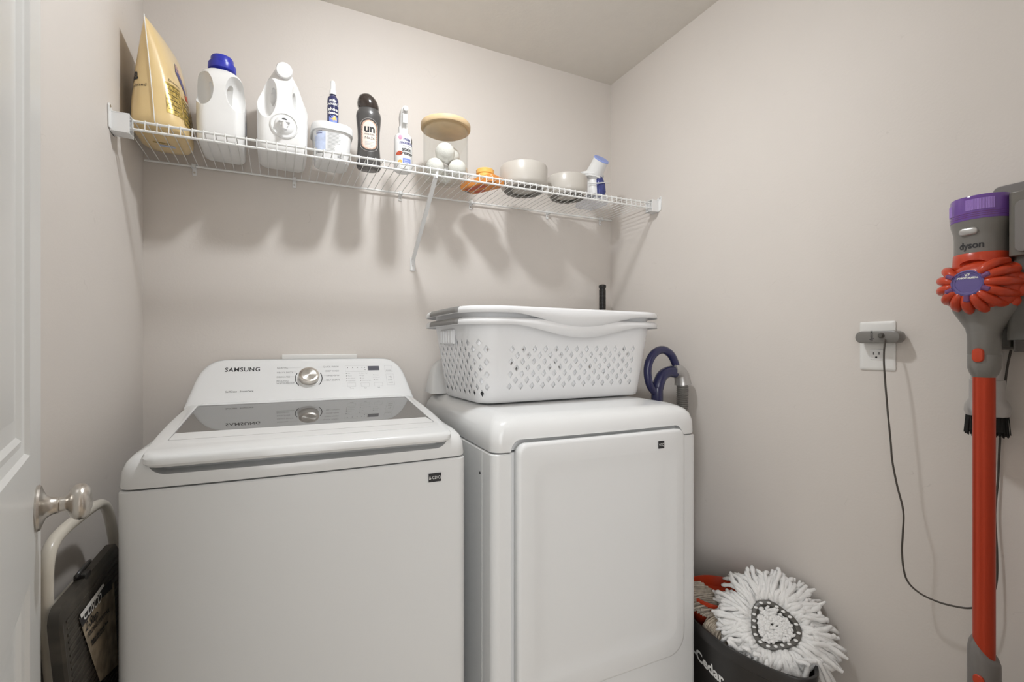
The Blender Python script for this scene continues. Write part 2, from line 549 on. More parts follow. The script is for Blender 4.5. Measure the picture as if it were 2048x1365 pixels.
# hallway behind the camera
plane_wall('wall_hall', (-3.2, -1.45), (2.3, -1.45), 0, 2.5, (0, -1))
plane_wall('wall_hall_left', (-3.2, -1.5), (-3.2, YF - .11), 0, 2.5, (-1, 0))
plane_wall('wall_hall_right', (2.3, -1.5), (2.3, YF - .11), 0, 2.5, (1, 0))
mb = MB(); mb.box(-3.3, XL, 0.0, YF - .11 + .05, 0, 2.5); mb.box(XR, 2.4, 0.0, YF - .06, 0, 2.5)
struct(mb.build('wall_hall_front', M['wall'], smooth=False))
mb = MB(); mb.box(-3.3, 2.4, -1.56, YF - .11, 2.43, 2.53); struct(mb.build('ceiling_hall', M['ceil'], smooth=False))
# casing and baseboards
mb = MB()
mb.box(DX0 - .006, DX0 + .012, YF - .115, YF + .004, 0, DH); mb.box(DX1 - .012, DX1 + .006, YF - .115, YF + .004, 0, DH)
mb.box(DX0, DX1, YF - .115, YF + .004, DH - .012, DH + .006)
mb.box(DX0 - .065, DX0, YF, YF + .014, 0, DH + .06); mb.box(DX1, DX1 + .065, YF, YF + .014, 0, DH + .06)
mb.box(DX0 - .065, DX1 + .065, YF, YF + .014, DH, DH + .06)
struct(mb.build('trim_1', M['trim'], bevel=.003))
for nm, a in (('baseboard_back', (XL, XR, YB - .014, YB)), ('baseboard_left', (XL, XL + .014, YF, YB)), ('baseboard_right', (XR - .014, XR, YF, YB))):
    mb = MB(); mb.box(*a, 0, .09); struct(mb.build(nm, M['trim'], bevel=.003))

# ------------------------------------------------------------------ ceiling lamp
t = thing('ceiling_lamp', 'small round glowing dome lamp on the ceiling above the appliances', 'lamp', (*LAMP, zc(LAMP[0])))
MB().lathe([(.080, 0.003), (.082, -.006), (.076, -.014), (.068, -.016)], 40).build('lamp_rim', M['whitep'], t)
MB().lathe([(.0001, -.045), (.025, -.044), (.046, -.038), (.058, -.030), (.063, -.022), (.064, -.014)][::-1], 28, cap0=False).build('diffuser', M['lampg'], t)
t = thing('hall_fill_disc', 'round glowing fill disc added out of view on the hallway ceiling', 'lamp', (0.25, -0.62, 2.43))  # unseen glowing disc, added to give fill from the hallway
MB().lathe([(.20, 0.003), (.205, -.02), (.19, -.05), (.17, -.055)], 40).build('lamp_rim', M['whitep'], t)
MB().lathe([(.0001, -.053), (.17, -.05)], 40).build('diffuser', M['halld'], t)

# ------------------------------------------------------------------ door (open, lying along the left wall)
ang = math.radians(-13.7)
ex, ey = -math.sin(ang), -math.cos(ang)           # direction from latch edge to hinge edge
dn = (math.cos(ang), -math.sin(ang))              # visible face normal, into the room
LX, LY = -0.328, 0.966
DW, DT = 0.80, 0.035
dmx = Matrix(((ex, -dn[0], 0, LX), (ey, -dn[1], 0, LY), (0, 0, 1, 0), (0, 0, 0, 1)))   # local: x along door, y into the door, z up
door = bpy.data.objects.new('door_1', None); COL.objects.link(door)
door['kind'] = 'structure'
door.matrix_world = Matrix.Translation((LX, LY, 0))
dm = Matrix(((ex, -dn[0], 0, 0), (ey, -dn[1], 0, 0), (0, 0, 1, 0), (0, 0, 0, 1)))
PANELS = [(.116, .684, 1.013, 1.90), (.116, .684, .24, .84)]
prof = [(0, 0), (.004, .005), (.014, .0075), (.024, .0055), (.030, .010), (.052, .010), (.056, .0085), (.125, .0035), (.13, .003)]
mb = MB()
def dv(x, y, z): return dm @ Vector((x, y, z))
xs = [0, .116, .684, DW]; zs = [0.01, .24, .84, 1.013, 1.90, 2.03]
for i in range(3):
    for j in range(5):
        if i == 1 and j in (1, 3): continue
        mb.add([dv(xs[i], 0, zs[j]), dv(xs[i + 1], 0, zs[j]), dv(xs[i + 1], 0, zs[j + 1]), dv(xs[i], 0, zs[j + 1])], [(0, 1, 2, 3)])
for (a, b, c, d_) in PANELS:
    rings = [[dv(a + o, y, c + o), dv(b - o, y, c + o), dv(b - o, y, d_ - o), dv(a + o, y, d_ - o)] for o, y in prof]
    mb.loft(rings, cap0=False, cap1=True)
for (p, q) in (((0, 0.01), (DW, 0.01)), ((DW, 0.01), (DW, 2.03)), ((DW, 2.03), (0, 2.03)), ((0, 2.03), (0, 0.01))):
    mb.add([dv(p[0], 0, p[1]), dv(q[0], 0, q[1]), dv(q[0], DT, q[1]), dv(p[0], DT, p[1])], [(0, 1, 2, 3)])
mb.add([dv(0, DT, .01), dv(DW, DT, .01), dv(DW, DT, 2.03), dv(0, DT, 2.03)], [(0, 1, 2, 3)])
mb.build('door_panel', M['doorp'], door, angle=25)
km = dm @ Matrix.Translation((.050, 0, .924)) @ Matrix.Rotation(PI / 2, 4, 'X') @ Matrix.Diagonal((1, 1, .68, 1))
MB().lathe([(.0325, -.001), (.0335, .003), (.032, .007), (.025, .010), (.0165, .015), (.0128, .024), (.0120, .032), (.0125, .0325), (.0125, .034), (.0105, .036),
            (.0105, .044), (.0125, .048), (.020, .053), (.0255, .060), (.0275, .068), (.026, .077), (.020, .085), (.010, .0895), (.0001, .0905)], 48, km).build('door_knob', M['steel'], door)
km2 = dm @ Matrix.Translation((.050, DT, .924)) @ Matrix.Rotation(-PI / 2, 4, 'X')
mb = MB()
for z in (.25, 1.02, 1.80): mb.box(DW - .002, DW + .004, .004, DT - .004, z - .045, z + .045, dm)
mb.build('hinge', M['steel'], door)

# ------------------------------------------------------------------ wire shelf
dz = lambda x: 1.7485 + 0.0205 * (x + .36)        # top of the deck wires
dk = lambda x, h=.06: dz(x) + .0205 * h + .0004   # where a flat base of half-width h rests
YR, YFR = 1.797, 1.503
shelf = thing('wire_shelf', 'long white wire shelf on the back wall above the washer and dryer', 'shelf', (0, 0, 0))
mb = MB()
n = 72
for i in range(n):
    x = XL + .018 + i * (XR - XL - .036) / (n - 1)
    z = dz(x) - .0012
    mb.tube([(x, YR + .004, z), (x, YFR - .003, z), (x, YFR - .0055, z - .002), (x, YFR - .0065, z - .026)], .00125, 6)
mb.build('wire_grid', M['wire'], shelf)
def rod(name, y, off, r):
    MB().tube([(XL + .005, y, dz(XL) + off), (XR - .005, y, dz(XR) + off)], r, 10).build(name, M['wire'], shelf)
rod('rear_rail', YR, -.0052, .0034)
rod('front_rail', YFR, -.0052, .0034)
rod('lower_front_rail', YFR - .003, -.0275, .0034)
for x in (-.244, .05, .424, .719, 1.094, 1.394):
    z = dz(x)
    mb = MB()
    mb.box(x - .006, x + .006, YB - .004, YB - .0005, z - .032, z + .006)
    mb.box(x - .006, x + .006, YR - .008, YB - .001, z - .013, z - .008)
    mb.box(x - .006, x + .006, YR - .008, YR - .0045, z - .013, z + .001)
    c = mb.build('wall_clip', M['whitep'], shelf, bevel=.0012)
    MB().lathe([(.0032, 0), (.0026, .0012)], 12, Matrix.Translation((x, YB - .004, z - .022)) @ Matrix.Rotation(PI / 2, 4, 'X')).build('screw', M['steel'], c)
def endb(xw, sgn):
    z = dz(xw); x2 = xw + sgn * .040
    a, b = sorted((xw + sgn * .0005, x2))
    mb = MB()
    # cup holding the ends of the two front rails
    ol = rrect(z - .046, z + .010, YFR - .022, YFR + .030, .004)
    mb.box(a, b, YFR - .018, YFR - .0145, z - .044, z + .006)
    mb.box(a, b, YFR - .0145, YFR + .022, z - .044, z - .040)
    mb.box(a, b, YFR + .018, YFR + .022, z - .044, z + .006)
    mb.box(a, b, YFR - .018, YFR + .022, z + .003, z + .006)
    p, q = sorted((xw + sgn * .0004, xw + sgn * .004))
    e = [(YFR - .030, z - .040), (YFR + .034, z - .040), (YFR + .034, z + .006), (YFR + .0, z + .010), (YFR - .022, z + .018), (YFR - .030, z + .020), (YFR - .034, z + .014)]
    rings = [[(p, y, zz) for y, zz in e], [(q, y, zz) for y, zz in e]]
    mb.loft(rings)
    o = mb.build('end_bracket', M['whitep'], shelf, smooth=False, bevel=.0012, seg=2)
    MB().lathe([(.0035, 0), (.003, .0015)], 12, Matrix.Translation((xw + sgn * .004, YFR - .026, z + .013)) @ Matrix.Rotation(sgn * PI / 2, 4, 'Y')).build('screw', M['steel'], o)
endb(XL, 1); endb(XR, -1)
mb = MB(); z = dz(XR); mb.box(XR - .030, XR - .0035, YFR - .0175, YFR + .0215, z - .0435, z + .0055); mb.build('bracket_block', M['whitep'], shelf, smooth=False, bevel=.0012, seg=2)
# diagonal brace
a = Vector((.474, YFR + .004, dz(.474) - .031)); b = Vector((.474, YB - .006, 1.505))
mb = MB()
dirv = (b - a).normalized(); side = Vector((1, 0, 0)); nn = dirv.cross(side).normalized()
sec = [(-.0065, -.004), (-.0065, .005), (-.0045, .005), (-.0045, -.002), (.0045, -.002), (.0045, .005), (.0065, .005), (.0065, -.004)]
mb.loft([[p + side * u - nn * v for u, v in sec] for p in (a, b)])
mb.tube([(.474, YFR - .007, dz(.474) - .016), (.474, YFR - .008, dz(.474) - .036), (.474, YFR + .006, dz(.474) - .036), (.474, YFR + .008, dz(.474) - .02)], .0035, 8)
br = mb.build('brace', M['whitep'], shelf)
mb = MB(); mb.box(.464, .484, YB - .0055, YB - .0005, 1.462, 1.515)
ft = mb.build('foot_plate', M['whitep'], br, bevel=.004)
MB().lathe([(.0028, 0), (.0024, .001)], 12, Matrix.Translation((.474, YB - .0055, 1.482)) @ Matrix.Rotation(PI / 2, 4, 'X')).build('screw', M['steel'], br)

# ------------------------------------------------------------------ things on the shelf
# yellow pouch
bx, by, bz = -.292, 1.640, dk(-.29)
t = thing('laundry_powder_bag', 'tall pale yellow pouch with gold print at the left end of the shelf', 'bag', (bx, by, bz))
mb = MB(); rings = []
Hs = [0, .005, .018, .04, .07, .10, .13, .16, .19, .215, .24, .262, .278, .288, .292]
for h in Hs:
    k = h / .292
    hx = .067 * max(0.0, 1 - k ** 1.55) ** .62 + .0012
    if h < .012: hx *= (.90 + h * 8)
    hy = .108 - .004 * k
    if h < .01: hy *= .93
    ring = []
    N = 44
    for j in range(N):
        a = 2 * PI * j / N - PI / 2          # j = 0 is the front seam
        ca, sa = math.cos(a), math.sin(a)
        y = hy * math.copysign(abs(sa) ** (.62 + .5 * k), sa)
        x = hx * math.copysign(abs(ca) ** .66, ca) * (1 + .03 * math.sin(h * 60 + j * 1.1) * (1 - k))
        x += -.002 + k ** 1.2 * (y * .20) - .003 * k
        if j == 0: y -= .005
        ring.append((x, y, h - max(0, k - .9) * .10 * (y + .1)))
    rings.append(ring)
mb.loft(rings)
bag = mb.build('pouch', M['bag'], t, sub=1)
bv = bvh_of(bag)
# front fin seam
sp = [(rings[i][0][0], rings[i][0][1] - .0005, rings[i][0][2]) for i in range(1, len(rings))]
MB().tube(sp, .0013, 6).build('side_seam', M['inkw'], t)
R1 = (.62, .78, 0); U1 = (0, 0, 1)
text_on(t, 'printing', 'Soda', .045, (-.100, -.035, .118), (.66, -.75, 0.05), U1, M['ink'], bvh=bv, bold=.0012, fine=.006, lift=.0008)
text_on(t, 'printing', 'Pure & Simple brand', .012, (-.092, -.038, .098), (.66, -.75, 0.05), U1, M['ink'], bvh=bv, fine=.006, lift=.0008)
def rect(a, b, c, d, n=6):
    return [(a + (b - a) * i / n, c) for i in range(n)] + [(b, c + (d - c) * i / n) for i in range(n)] + [(b - (b - a) * i / n, d) for i in range(n)] + [(a, d - (d - c) * i / n) for i in range(n)]
O2 = (.016, -.100, .080)
patch(t, 'gold_print', rect(.000, .048, -.035, .05), O2, R1, U1, M['gold'], bv, .0012, 8)
patch(t, 'gold_print', rect(.052, .105, -.045, .035), O2, R1, U1, M['gold'], bv, .0012, 8)
patch(t, 'gold_print', rect(.108, .145, -.045, .022), O2, R1, U1, M['gold'], bv, .0012, 8)
patch(t, 'logo', [(.048, .105), (.062, .140), (.085, .100), (.100, .068), (.090, .060), (.068, .080)], O2, R1, U1, M['navy'], bv, .0012, 6)
patch(t, 'logo', [(.082, .056), (.102, .066), (.106, .046), (.088, .044)], O2, R1, U1, M['redprint'], bv, .0014, 5)
patch(t, 'logo', circ(.016, 14, .02), (.062, -.045, .200), R1, U1, M['speck'], bv, .0010, 5)
text_on(t, 'printing', 'Directions', .010, (.026, -.095, .136), R1, U1, M['ink'], bvh=bv, fine=.006, lift=.0008)
for i in range(6):
    patch(t, 'printing', rect(.004, .044 - (i % 3) * .006, .044 - i * .0135, .0455 - i * .0135, 2), O2, R1, U1, M['ink'], bv, .0018, 2)
    patch(t, 'printing', rect(.056, .100 - (i % 2) * .008, .030 - i * .0125, .0315 - i * .0125, 2), O2, R1, U1, M['ink'], bv, .0018, 2)
patch(t, 'bottom_code', rect(-.02, .02, -.012, .003), (.0, .025, 0), (1, 0, 0), (0, -1, 0), M['paleblue'], None, .0004)
patch(t, 'bottom_code', rect(-.03, .01, .012, .020), (.0, .025, 0), (1, 0, 0), (0, -1, 0), M['gold'], None, .0004)

def rr_ring(cx, cy, z, hx, hy, r, n=6):
    r = min(r, hx * .98, hy * .98)
    return [(x, y, z) for x, y in rrect(cx - hx, cx + hx, cy - hy, cy + hy, r, n)]

# blue-capped jug
jx, jy = -.152, 1.665
t = thing('detergent_jug', 'white plastic jug with a deep blue screw cap and moulded handle', 'jug', (jx, jy, dk(jx)))
mb = MB(); rings = []
for z, hx, hy, r, oy in ((0, .050, .078, .02, 0), (.004, .055, .083, .024, 0), (.012, .058, .086, .026, 0), (.06, .0605, .088, .028, 0), (.12, .061, .088, .03, 0),
                         (.17, .060, .087, .032, 0), (.20, .056, .083, .034, .0), (.216, .050, .074, .036, 0), (.226, .042, .060, .036, -.004), (.231, .032, .042, .03, -.010), (.233, .026, .03, .025, -.012)):
    rings.append(rr_ring(0, oy, z, hx, hy, r))
mb.loft(rings)
jug = mb.build('bottle', M['hdpe'], t)
def ell(c, r, n=24, m=14):
    e = MB(); prof = [(max(1e-4, math.sin(PI * i / m)), -math.cos(PI * i / m)) for i in range(m + 1)]
    e.lathe(prof, n, Matrix.Translation(c) @ Matrix.Diagonal((*r, 1)))
    return e
boolean(jug, [ell((-.043, -.090, .155), (.028, .062, .052)), ell((.047, -.090, .155), (.034, .062, .056)), ell((0, -.052, .158), (.050, .016, .036))], 60)
MB().lathe([(.024, .226), (.024, .240), (.036, .240), (.037, .243), (.0365, .258), (.030, .262), (.030, .276), (.028, .280), (.0001, .281)], 36,
           Matrix.Translation((.0, -.020, 0))).build('cap', M['blue'], t)
bv = bvh_of(jug)
patch(t, 'side_print', rect(-.01, .012, .05, .11), (.061, 0.0, 0), (0, 1, 0), U1, M['paleblue'], None, .0006)

# tap jug
jx, jy = .012, 1.665
t = thing('tap_jug', 'large white jug with round front spigot and capped spine handle', 'jug', (jx, jy, dk(jx)))
mb = MB(); rings = []
for z, hx, hy, r, oy in ((0, .060, .076, .02, 0), (.005, .066, .082, .024, 0), (.015, .069, .085, .026, 0), (.08, .0705, .086, .028, 0), (.150, .071, .086, .03, 0),
                         (.170, .067, .085, .032, 0), (.20, .056, .080, .032, .002), (.235, .042, .070, .03, .006), (.262, .030, .056, .024, .006), (.275, .024, .046, .02, .0), (.281, .018, .036, .015, 0)):
    rings.append(rr_ring(0, oy, z, hx, hy, r))
mb.loft(rings)
jug = mb.build('bottle', M['hdpe'], t)
boolean(jug, [ell((-.047, -.092, .178), (.032, .060, .080)), ell((.053, -.092, .182), (.030, .060, .080)), ell((0, -.050, .180), (.05, .016, .034))], 60)
cm = Matrix.Translation((.004, -.050, .262)) @ Matrix.Rotation(math.radians(98), 4, 'X')
MB().lathe([(.017, -.02), (.019, .0), (.0225, .004), (.0235, .010), (.0235, .026), (.0215, .029), (.0001, .029)], 32, cm).build('cap', M['whitep'], t)
sm = Matrix.Translation((.004, -.0868, .082)) @ Matrix.Rotation(PI / 2, 4, 'X')
MB().lathe([(.040, -.006), (.0395, .002), (.036, .004), (.035, .0015), (.028, .0015), (.026, .005), (.020, .008), (.012, .010), (.011, .016), (.0001, .017)], 32, sm).build('spigot_flange', M['whitep'], t)
sp_ = MB(); sp_.tube([(.004, -.094, .086), (.004, -.106, .080), (.004, -.108, .062)], .007, 12)
sp_.box(-.012, .020, -.108, -.098, .086, .091)
spg = sp_.build('spigot', M['whitep'], t)
patch(spg, 'spigot_mark', circ(.007, 16, .004), (.004, -.097, .097), (1, 0, 0), U1, M['ink'])

# white tub with shoe cleaner behind it
tx, ty = .158, 1.645
t = thing('powder_tub', 'white oblong plastic tub with printed label and lipped lid', 'tub', (tx, ty, dk(tx, .05)))
mb = MB(); rings = []
for z, hx, hy, r in ((0, .043, .050, .03), (.003, .050, .057, .034), (.012, .053, .060, .036), (.060, .056, .063, .038), (.104, .0585, .0655, .04)):
    rings.append(rr_ring(0, 0, z, hx, hy, r, 8))
mb.loft(rings); tub = mb.build('tub_body', M['whitep'], t)
mb = MB(); rings = []
for z, hx, hy, r in ((.096, .0600, .067, .04), (.096, .0635, .0705, .043), (.116, .0640, .071, .043), (.120, .062, .069, .042), (.122, .057, .064, .04)):
    rings.append(rr_ring(0, 0, z, hx, hy, r, 8))
mb.loft(rings); mb.build('lid', M['whitep'], t)
bv = bvh_of(tub)
patch(t, 'label_print', rect(-.058, -.024, .028, .088, 5), (0, -.06, 0), (1, 0, 0), U1, M['paleblue'], bv, .0005, 6)
random.seed(3)
for i in range(15):
    w = .040 - random.random() * .01
    z = .088 - i * .0042
    patch(t, 'label_print', rect(-.018, -.018 + w * (1 if i < 9 else .62), z, z + .0016, 3), (0, -.06, 0), (1, 0, 0), U1, M['inkl'], bv, .0006, 2)
for z in (.082, .089):
    patch(t, 'label_print', rect(-.050, -.034, z, z + .0015, 3), (0, -.06, 0), (1, 0, 0), U1, M['navy'], bv, .0009, 3)
patch(t, 'label_print', rect(-.050, -.018, .020, .030, 3), (0, -.06, 0), (1, 0, 0), U1, M['inkg'], bv, .0006, 3)
for i in range(4):
    patch(t, 'label_print', rect(.012, .030, .024 - i * .004, .026 - i * .004, 2), (0, -.06, 0), (1, 0, 0), U1, M['inkg'], bv, .0006, 2)

sx_, sy_ = .162, 1.645
t = thing('shoe_cleaner_bottle', 'slim navy spray bottle with white cap standing on the white tub', 'bottle', (sx_, sy_, dk(tx, .05) + .1222))
sb = MB().lathe([(.012, 0), (.0165, .0015), (.0178, .005), (.0178, .096), (.0165, .106), (.012, .113), (.0085, .116), (.0085, .121), (.0001, .122)], 32).build('bottle_body', M['navyp'], t)
MB().lathe([(.0108, .119), (.0108, .132), (.0085, .136), (.0080, .158), (.0068, .164), (.0001, .165)], 24).build('spray_cap', M['whitep'], t)
bv = bvh_of(sb)
Rn = (1, .05, 0)
for s_, z, k in (('miss', .090, .0125), ('mouth\'s', .079, .0115), ('shoe', .060, .0150), ('cleaner', .049, .0115)):
    text_on(t, 'label_print', s_, k, (-.001, -.02, z), Rn, U1, M['inkw'], bvh=bv, align='CENTER', fine=.004, lift=.0006, bold=.0004)
patch(t, 'label_print', rect(-.016, .016, .004, .045, 4), (0, -.02, 0), Rn, U1, M['bluepr'], bv, .0003, 4)
patch(t, 'label_print', [(-.010, 0), (-.002, .004), (.004, .014), (.009, .006), (.011, -.002), (0, -.004)], (0, -.02, .031), Rn, U1, M['yellow'], bv, .0007, 4)

# charcoal scent booster bottle
ux, uy = .274, 1.622
t = thing('scent_booster_bottle', 'charcoal waisted bottle with black cap and cream arched label reading un', 'bottle', (ux, uy, dk(ux, .036)), math.radians(-6))
prof = [(.020, 0), (.036, .002), (.0395, .008), (.0405, .024), (.0385, .045), (.0362, .075), (.0355, .100), (.0365, .130), (.0395, .160), (.0410, .178), (.0395, .190), (.0345, .200), (.0335, .206)]
ub = MB().lathe(prof, 48, sy=.80).build('bottle_body', M['dgrey'], t)
mb = MB(); rings = []
for i, (r, z) in enumerate([(.0335, .203), (.0350, .212), (.0352, .222), (.0325, .236), (.0270, .247), (.017, .254), (.004, .256)]):
    k = i / 6
    ring = []
    for j in range(40):
        a = 2 * PI * j / 40
        x = r * math.cos(a) - .006 * k; y = r * .85 * math.sin(a)
        ring.append((x, y, z - max(0, x) * .42 * k))
    rings.append(ring)
mb.loft(rings); mb.build('cap', M['capblk'], t)
bv = bvh_of(ub)
def arch(w, h, n=10):
    r = w
    o = [(r * math.cos(math.radians(180 + 180 * k / n)), -h + r + r * .8 * math.sin(math.radians(180 + 180 * k / n))) for k in range(n + 1)]
    o += [(r * math.cos(math.radians(180 * k / n)), h - r + r * .8 * math.sin(math.radians(180 * k / n))) for k in range(n + 1)]
    return o
patch(t, 'label_rim', arch(.0285, .062), (0, -.03, .108), (1, 0, 0), U1, M['silver'], bv, .0004, 8)
patch(t, 'label_rim', arch(.0272, .0605), (0, -.03, .108), (1, 0, 0), U1, M['dgrey'], bv, .0007, 8)
patch(t, 'label', arch(.0245, .054), (0, -.03, .108), (1, 0, 0), U1, M['speck'], bv, .0010, 8)
patch(t, 'label', arch(.0205, .049), (0, -.03, .108), (1, 0, 0), U1, M['label'], bv, .0013, 8)
text_on(t, 'label_print', 'un', .036, (0.001, -.03, .118), (1, 0, 0), U1, M['ink'], align='CENTER', bvh=bv, fine=.005, lift=.0018, bold=.0012)
text_on(t, 'label_print', 'stopables', .0085, (0.001, -.03, .108), (1, 0, 0), U1, M['ink'], align='CENTER', bvh=bv, fine=.005, lift=.0018)
text_on(t, 'label_print', 'No.26', .013, (-.015, -.03, .094), (1, 0, 0), U1, M['ink'], bvh=bv, fine=.005, lift=.0018)
for i in range(4):
    patch(t, 'label_print', rect(-.014, .014 - (i % 2) * .004, .084 - i * .005, .0855 - i * .005, 3), (0, -.03, 0), (1, 0, 0), U1, M['inkl'], bv, .0018, 2)

# small stain spray
px_, py_ = .384, 1.592
t = thing('stain_spray_bottle', 'small white trigger spray bottle lettered stain treater with colourful spots', 'bottle', (px_, py_, dk(px_, .028)))
wb = MB().lathe([(.018, 0), (.0285, .002), (.0305, .007), (.0308, .108), (.029, .118), (.023, .126), (.0155, .130), (.015, .134)], 36).build('bottle_body', M['whitep'], t)
MB().lathe([(.0165, .130), (.0170, .132), (.0165, .152), (.014, .154)], 28).build('collar', M['whitep'], t)
mb = MB()
secs = [(.152, .0125, .016, 0), (.165, .012, .016, 0), (.185, .013, .020, -.002), (.200, .012, .024, -.006), (.208, .0105, .024, -.008), (.213, .007, .020, -.008)]
mb.loft([rr_ring(0, oy, z, hx, hy, .009) for z, hx, hy, oy in secs])
sh = mb.build('spray_head', M['whitep'], t)
MB().lathe([(.0075, 0), (.0085, .003), (.0085, .010), (.006, .012), (.0001, .012)], 20, Matrix.Translation((0, -.030, .203)) @ Matrix.Rotation(PI / 2, 4, 'X')).build('nozzle', M['whitep'], t)
mb = MB(); mb.loft([[(x + 0, y, z) for x, y, z in rr_ring(0, oy, z, .0085, .004, .003)] for z, oy in ((.192, -.026), (.180, -.030), (.168, -.030), (.158, -.026))])
mb.build('trigger', M['whitep'], t)
bv = bvh_of(wb)
Rr = (1, .12, 0)
for s_, z, k, mm in (('miss', .098, .0145, 'navy'), ("mouth's", .086, .0145, 'navy'), ('stain', .062, .0185, 'ink'), ('treater', .050, .0165, 'ink')):
    text_on(t, 'label_print', s_, k, (.006, -.03, z), Rr, U1, M[mm], align='CENTER', bvh=bv, fine=.004, lift=.0006, bold=.0004)
text_on(t, 'label_print', 'messy eater', .006, (.006, -.03, .078), Rr, U1, M['ink'], align='CENTER', bvh=bv, fine=.004, lift=.0006)
patch(t, 'label_print', circ(.006, 12, .008), (-.015, -.03, .108), Rr, U1, M['pink'], bv, .0006, 4)
patch(t, 'label_print', circ(.009, 10, .008), (-.018, -.03, .054), Rr, U1, M['redprint'], bv, .0006, 4)
patch(t, 'label_print', circ(.004, 10, .012), (.027, -.03, .104), Rr, U1, M['gdark'], bv, .0006, 4)
patch(t, 'label_print', rect(-.008, .020, .018, .038, 4), (0, -.03, 0), Rr, U1, M['bluepr'], bv, .0006, 5)
text_on(t, 'label_print', 'enzyme', .0065, (.006, -.03, .029), Rr, U1, M['inkw'], align='CENTER', bvh=bv, fine=.004, lift=.0010)
text_on(t, 'label_print', 'formula', .0065, (.006, -.03, .022), Rr, U1, M['inkw'], align='CENTER', bvh=bv, fine=.004, lift=.0010)
patch(t, 'label_print', circ(.006, 10, .006), (-.016, -.03, .026), Rr, U1, M['yellow'], bv, .0006, 4)

# glass jar with bamboo lid and wool balls
gx, gy = .548, 1.622
gz = dk(gx, .07)
t = thing('glass_jar', 'clear glass canister with a round pale bamboo lid', 'jar', (gx, gy, gz))
MB().lathe([(.055, 0.0), (.074, .002), (.080, .008), (.0815, .020), (.0815, .190), (.0788, .190), (.0788, .020), (.076, .011), (.070, .0075), (.0001, .006)], 64, cap0=True, cap1=False).build('jar_glass', M['glass'], t)
MB().lathe([(.074, .180), (.0765, .182), (.0768, .188), (.089, .188), (.0905, .191), (.0905, .204), (.089, .207), (.0001, .207)], 64).build('lid', M['wood'], t)
balls = [((-.028, -.030, .042), .034, 'white wool dryer ball at the left bottom of the glass jar'),
         ((.036, -.026, .042), .034, 'white wool dryer ball at the right bottom of the glass jar'),
         ((.006, .034, .043), .034, 'white wool dryer ball on the jar floor at the back'),
         ((-.001, -.034, .0985), .0345, 'large white wool dryer ball in front on top of the pile in the jar'),
         ((.022, .018, .104), .034, 'greyish-topped wool dryer ball at the back on top of the pile in the jar')]
ballpos = [((-.043, -.008, .041), .033), ((.034, -.030, .041), .033), ((.012, .040, .041), .033), ((-.010, -.022, .0955), .0350), ((.026, .018, .103), .033)]
for (c, r), (_, _, lb) in zip(ballpos, balls):
    mb = MB(); mb.sphere((gx + c[0], gy + c[1], gz + c[2]), r, 28, 16)
    o = mb.build('dryer_ball', M['felt']); tag(o, lb, 'dryer ball', 'wool dryer balls in the glass jar')

# orange bottle lying down
ox, oy = .700, 1.640
t = thing('orange_container', 'flat orange plastic container with a round amber cap lying on the shelf', 'container', (ox, oy, dk(ox, .08)), math.radians(28))
mb = MB(); rings = []
for z, ins in ((0, .006), (.003, .001), (.010, 0), (.024, 0), (.030, .002), (.033, .008)):
    rings.append([(x, y, z) for x, y in rrect(-.042 + ins, .042 - ins, -.082 + ins, .082 - ins, .016 - min(ins, .01))])
mb.loft(rings); mb.build('container_body', M['orange'], t)
MB().lathe([(.030, .030), (.031, .034), (.031, .050), (.034, .052), (.0345, .066), (.032, .069), (.024, .070), (.022, .0675), (.0001, .067)], 36, Matrix.Translation((.004, -.012, 0))).build('cap', M['yellow'], t)
patch(t, 'base_print', rect(-.034, -.006, -.06, .03), (0, 0, 0), (1, 0, 0), (0, -1, 0), M['redprint'], None, .0005)
patch(t, 'base_print', rect(.010, .030, -.05, .00), (0, 0, 0), (1, 0, 0), (0, -1, 0), M['redprint'], None, .0005)
patch(t, 'base_print', rect(-.02, .014, -.076, -.066), (0, 0, 0), (1, 0, 0), (0, -1, 0), M['inkg'], None, .0006)

# two grey pet bowls
def bowl(x, y, r, h, lb):
    t = thing('pet_bowl', lb, 'bowl', (x, y, dk(x, r * .8)), 0, 'stone grey bowls on the shelf')
    MB().lathe([(r * .80, .004), (r * .83, .005), (r * .86, .007), (r * .97, .016), (r, .028), (r, h - .004), (r - .002, h), (r - .006, h), (r - .008, h - .004), (r * .80, .022), (.0001, .018)], 64).build('bowl_body', M['stone'], t)
    MB().lathe([(r * .52, .0), (r * .56, 0), (r * .80, 0), (r * .83, .0015), (r * .84, .006), (.0001, .006)], 64, cap0=False).build('rubber_base', M['stoned'], t)
bowl(.868, 1.612, .094, .094, 'larger stone grey round bowl beside the orange container')
bowl(1.073, 1.612, .084, .082, 'smaller stone grey round bowl beside the garment steamer')

# garment steamer
ix, iy = 1.235, 1.655
iz = dk(ix, .055)
t = thing('garment_steamer', 'white handheld steamer with wrapped cord and blue water tank at the right shelf end', 'steamer', (ix, iy, iz))
mb = MB(); rings = []
for z, hx, hy, cx in ((0, .050, .060, -.004), (.004, .055, .066, -.004), (.022, .054, .065, -.003), (.036, .045, .054, 0), (.046, .034, .042, .004)):
    rings.append(rr_ring(cx, 0, z, hx, hy, .03))
mb.loft(rings); mb.build('clear_stand', M['clear'], t)
mb = MB(); rings = []
for z, hx, hy, cx in ((.046, .028, .034, .004), (.060, .030, .036, .004), (.090, .029, .034, .004), (.118, .025, .030, .002), (.130, .022, .027, .0)):
    rings.append(rr_ring(cx, 0, z, hx, hy, .02))
mb.loft(rings); mb.build('steamer_body', M['whitep'], t)
mb = MB(); rings = []
for z, hx, hy, cx in ((.040, .019, .020, .020), (.055, .023, .024, .020), (.090, .022, .023, .018), (.118, .016, .018, .014)):
    rings.append(rr_ring(cx, -.024, z, hx, hy, .014))
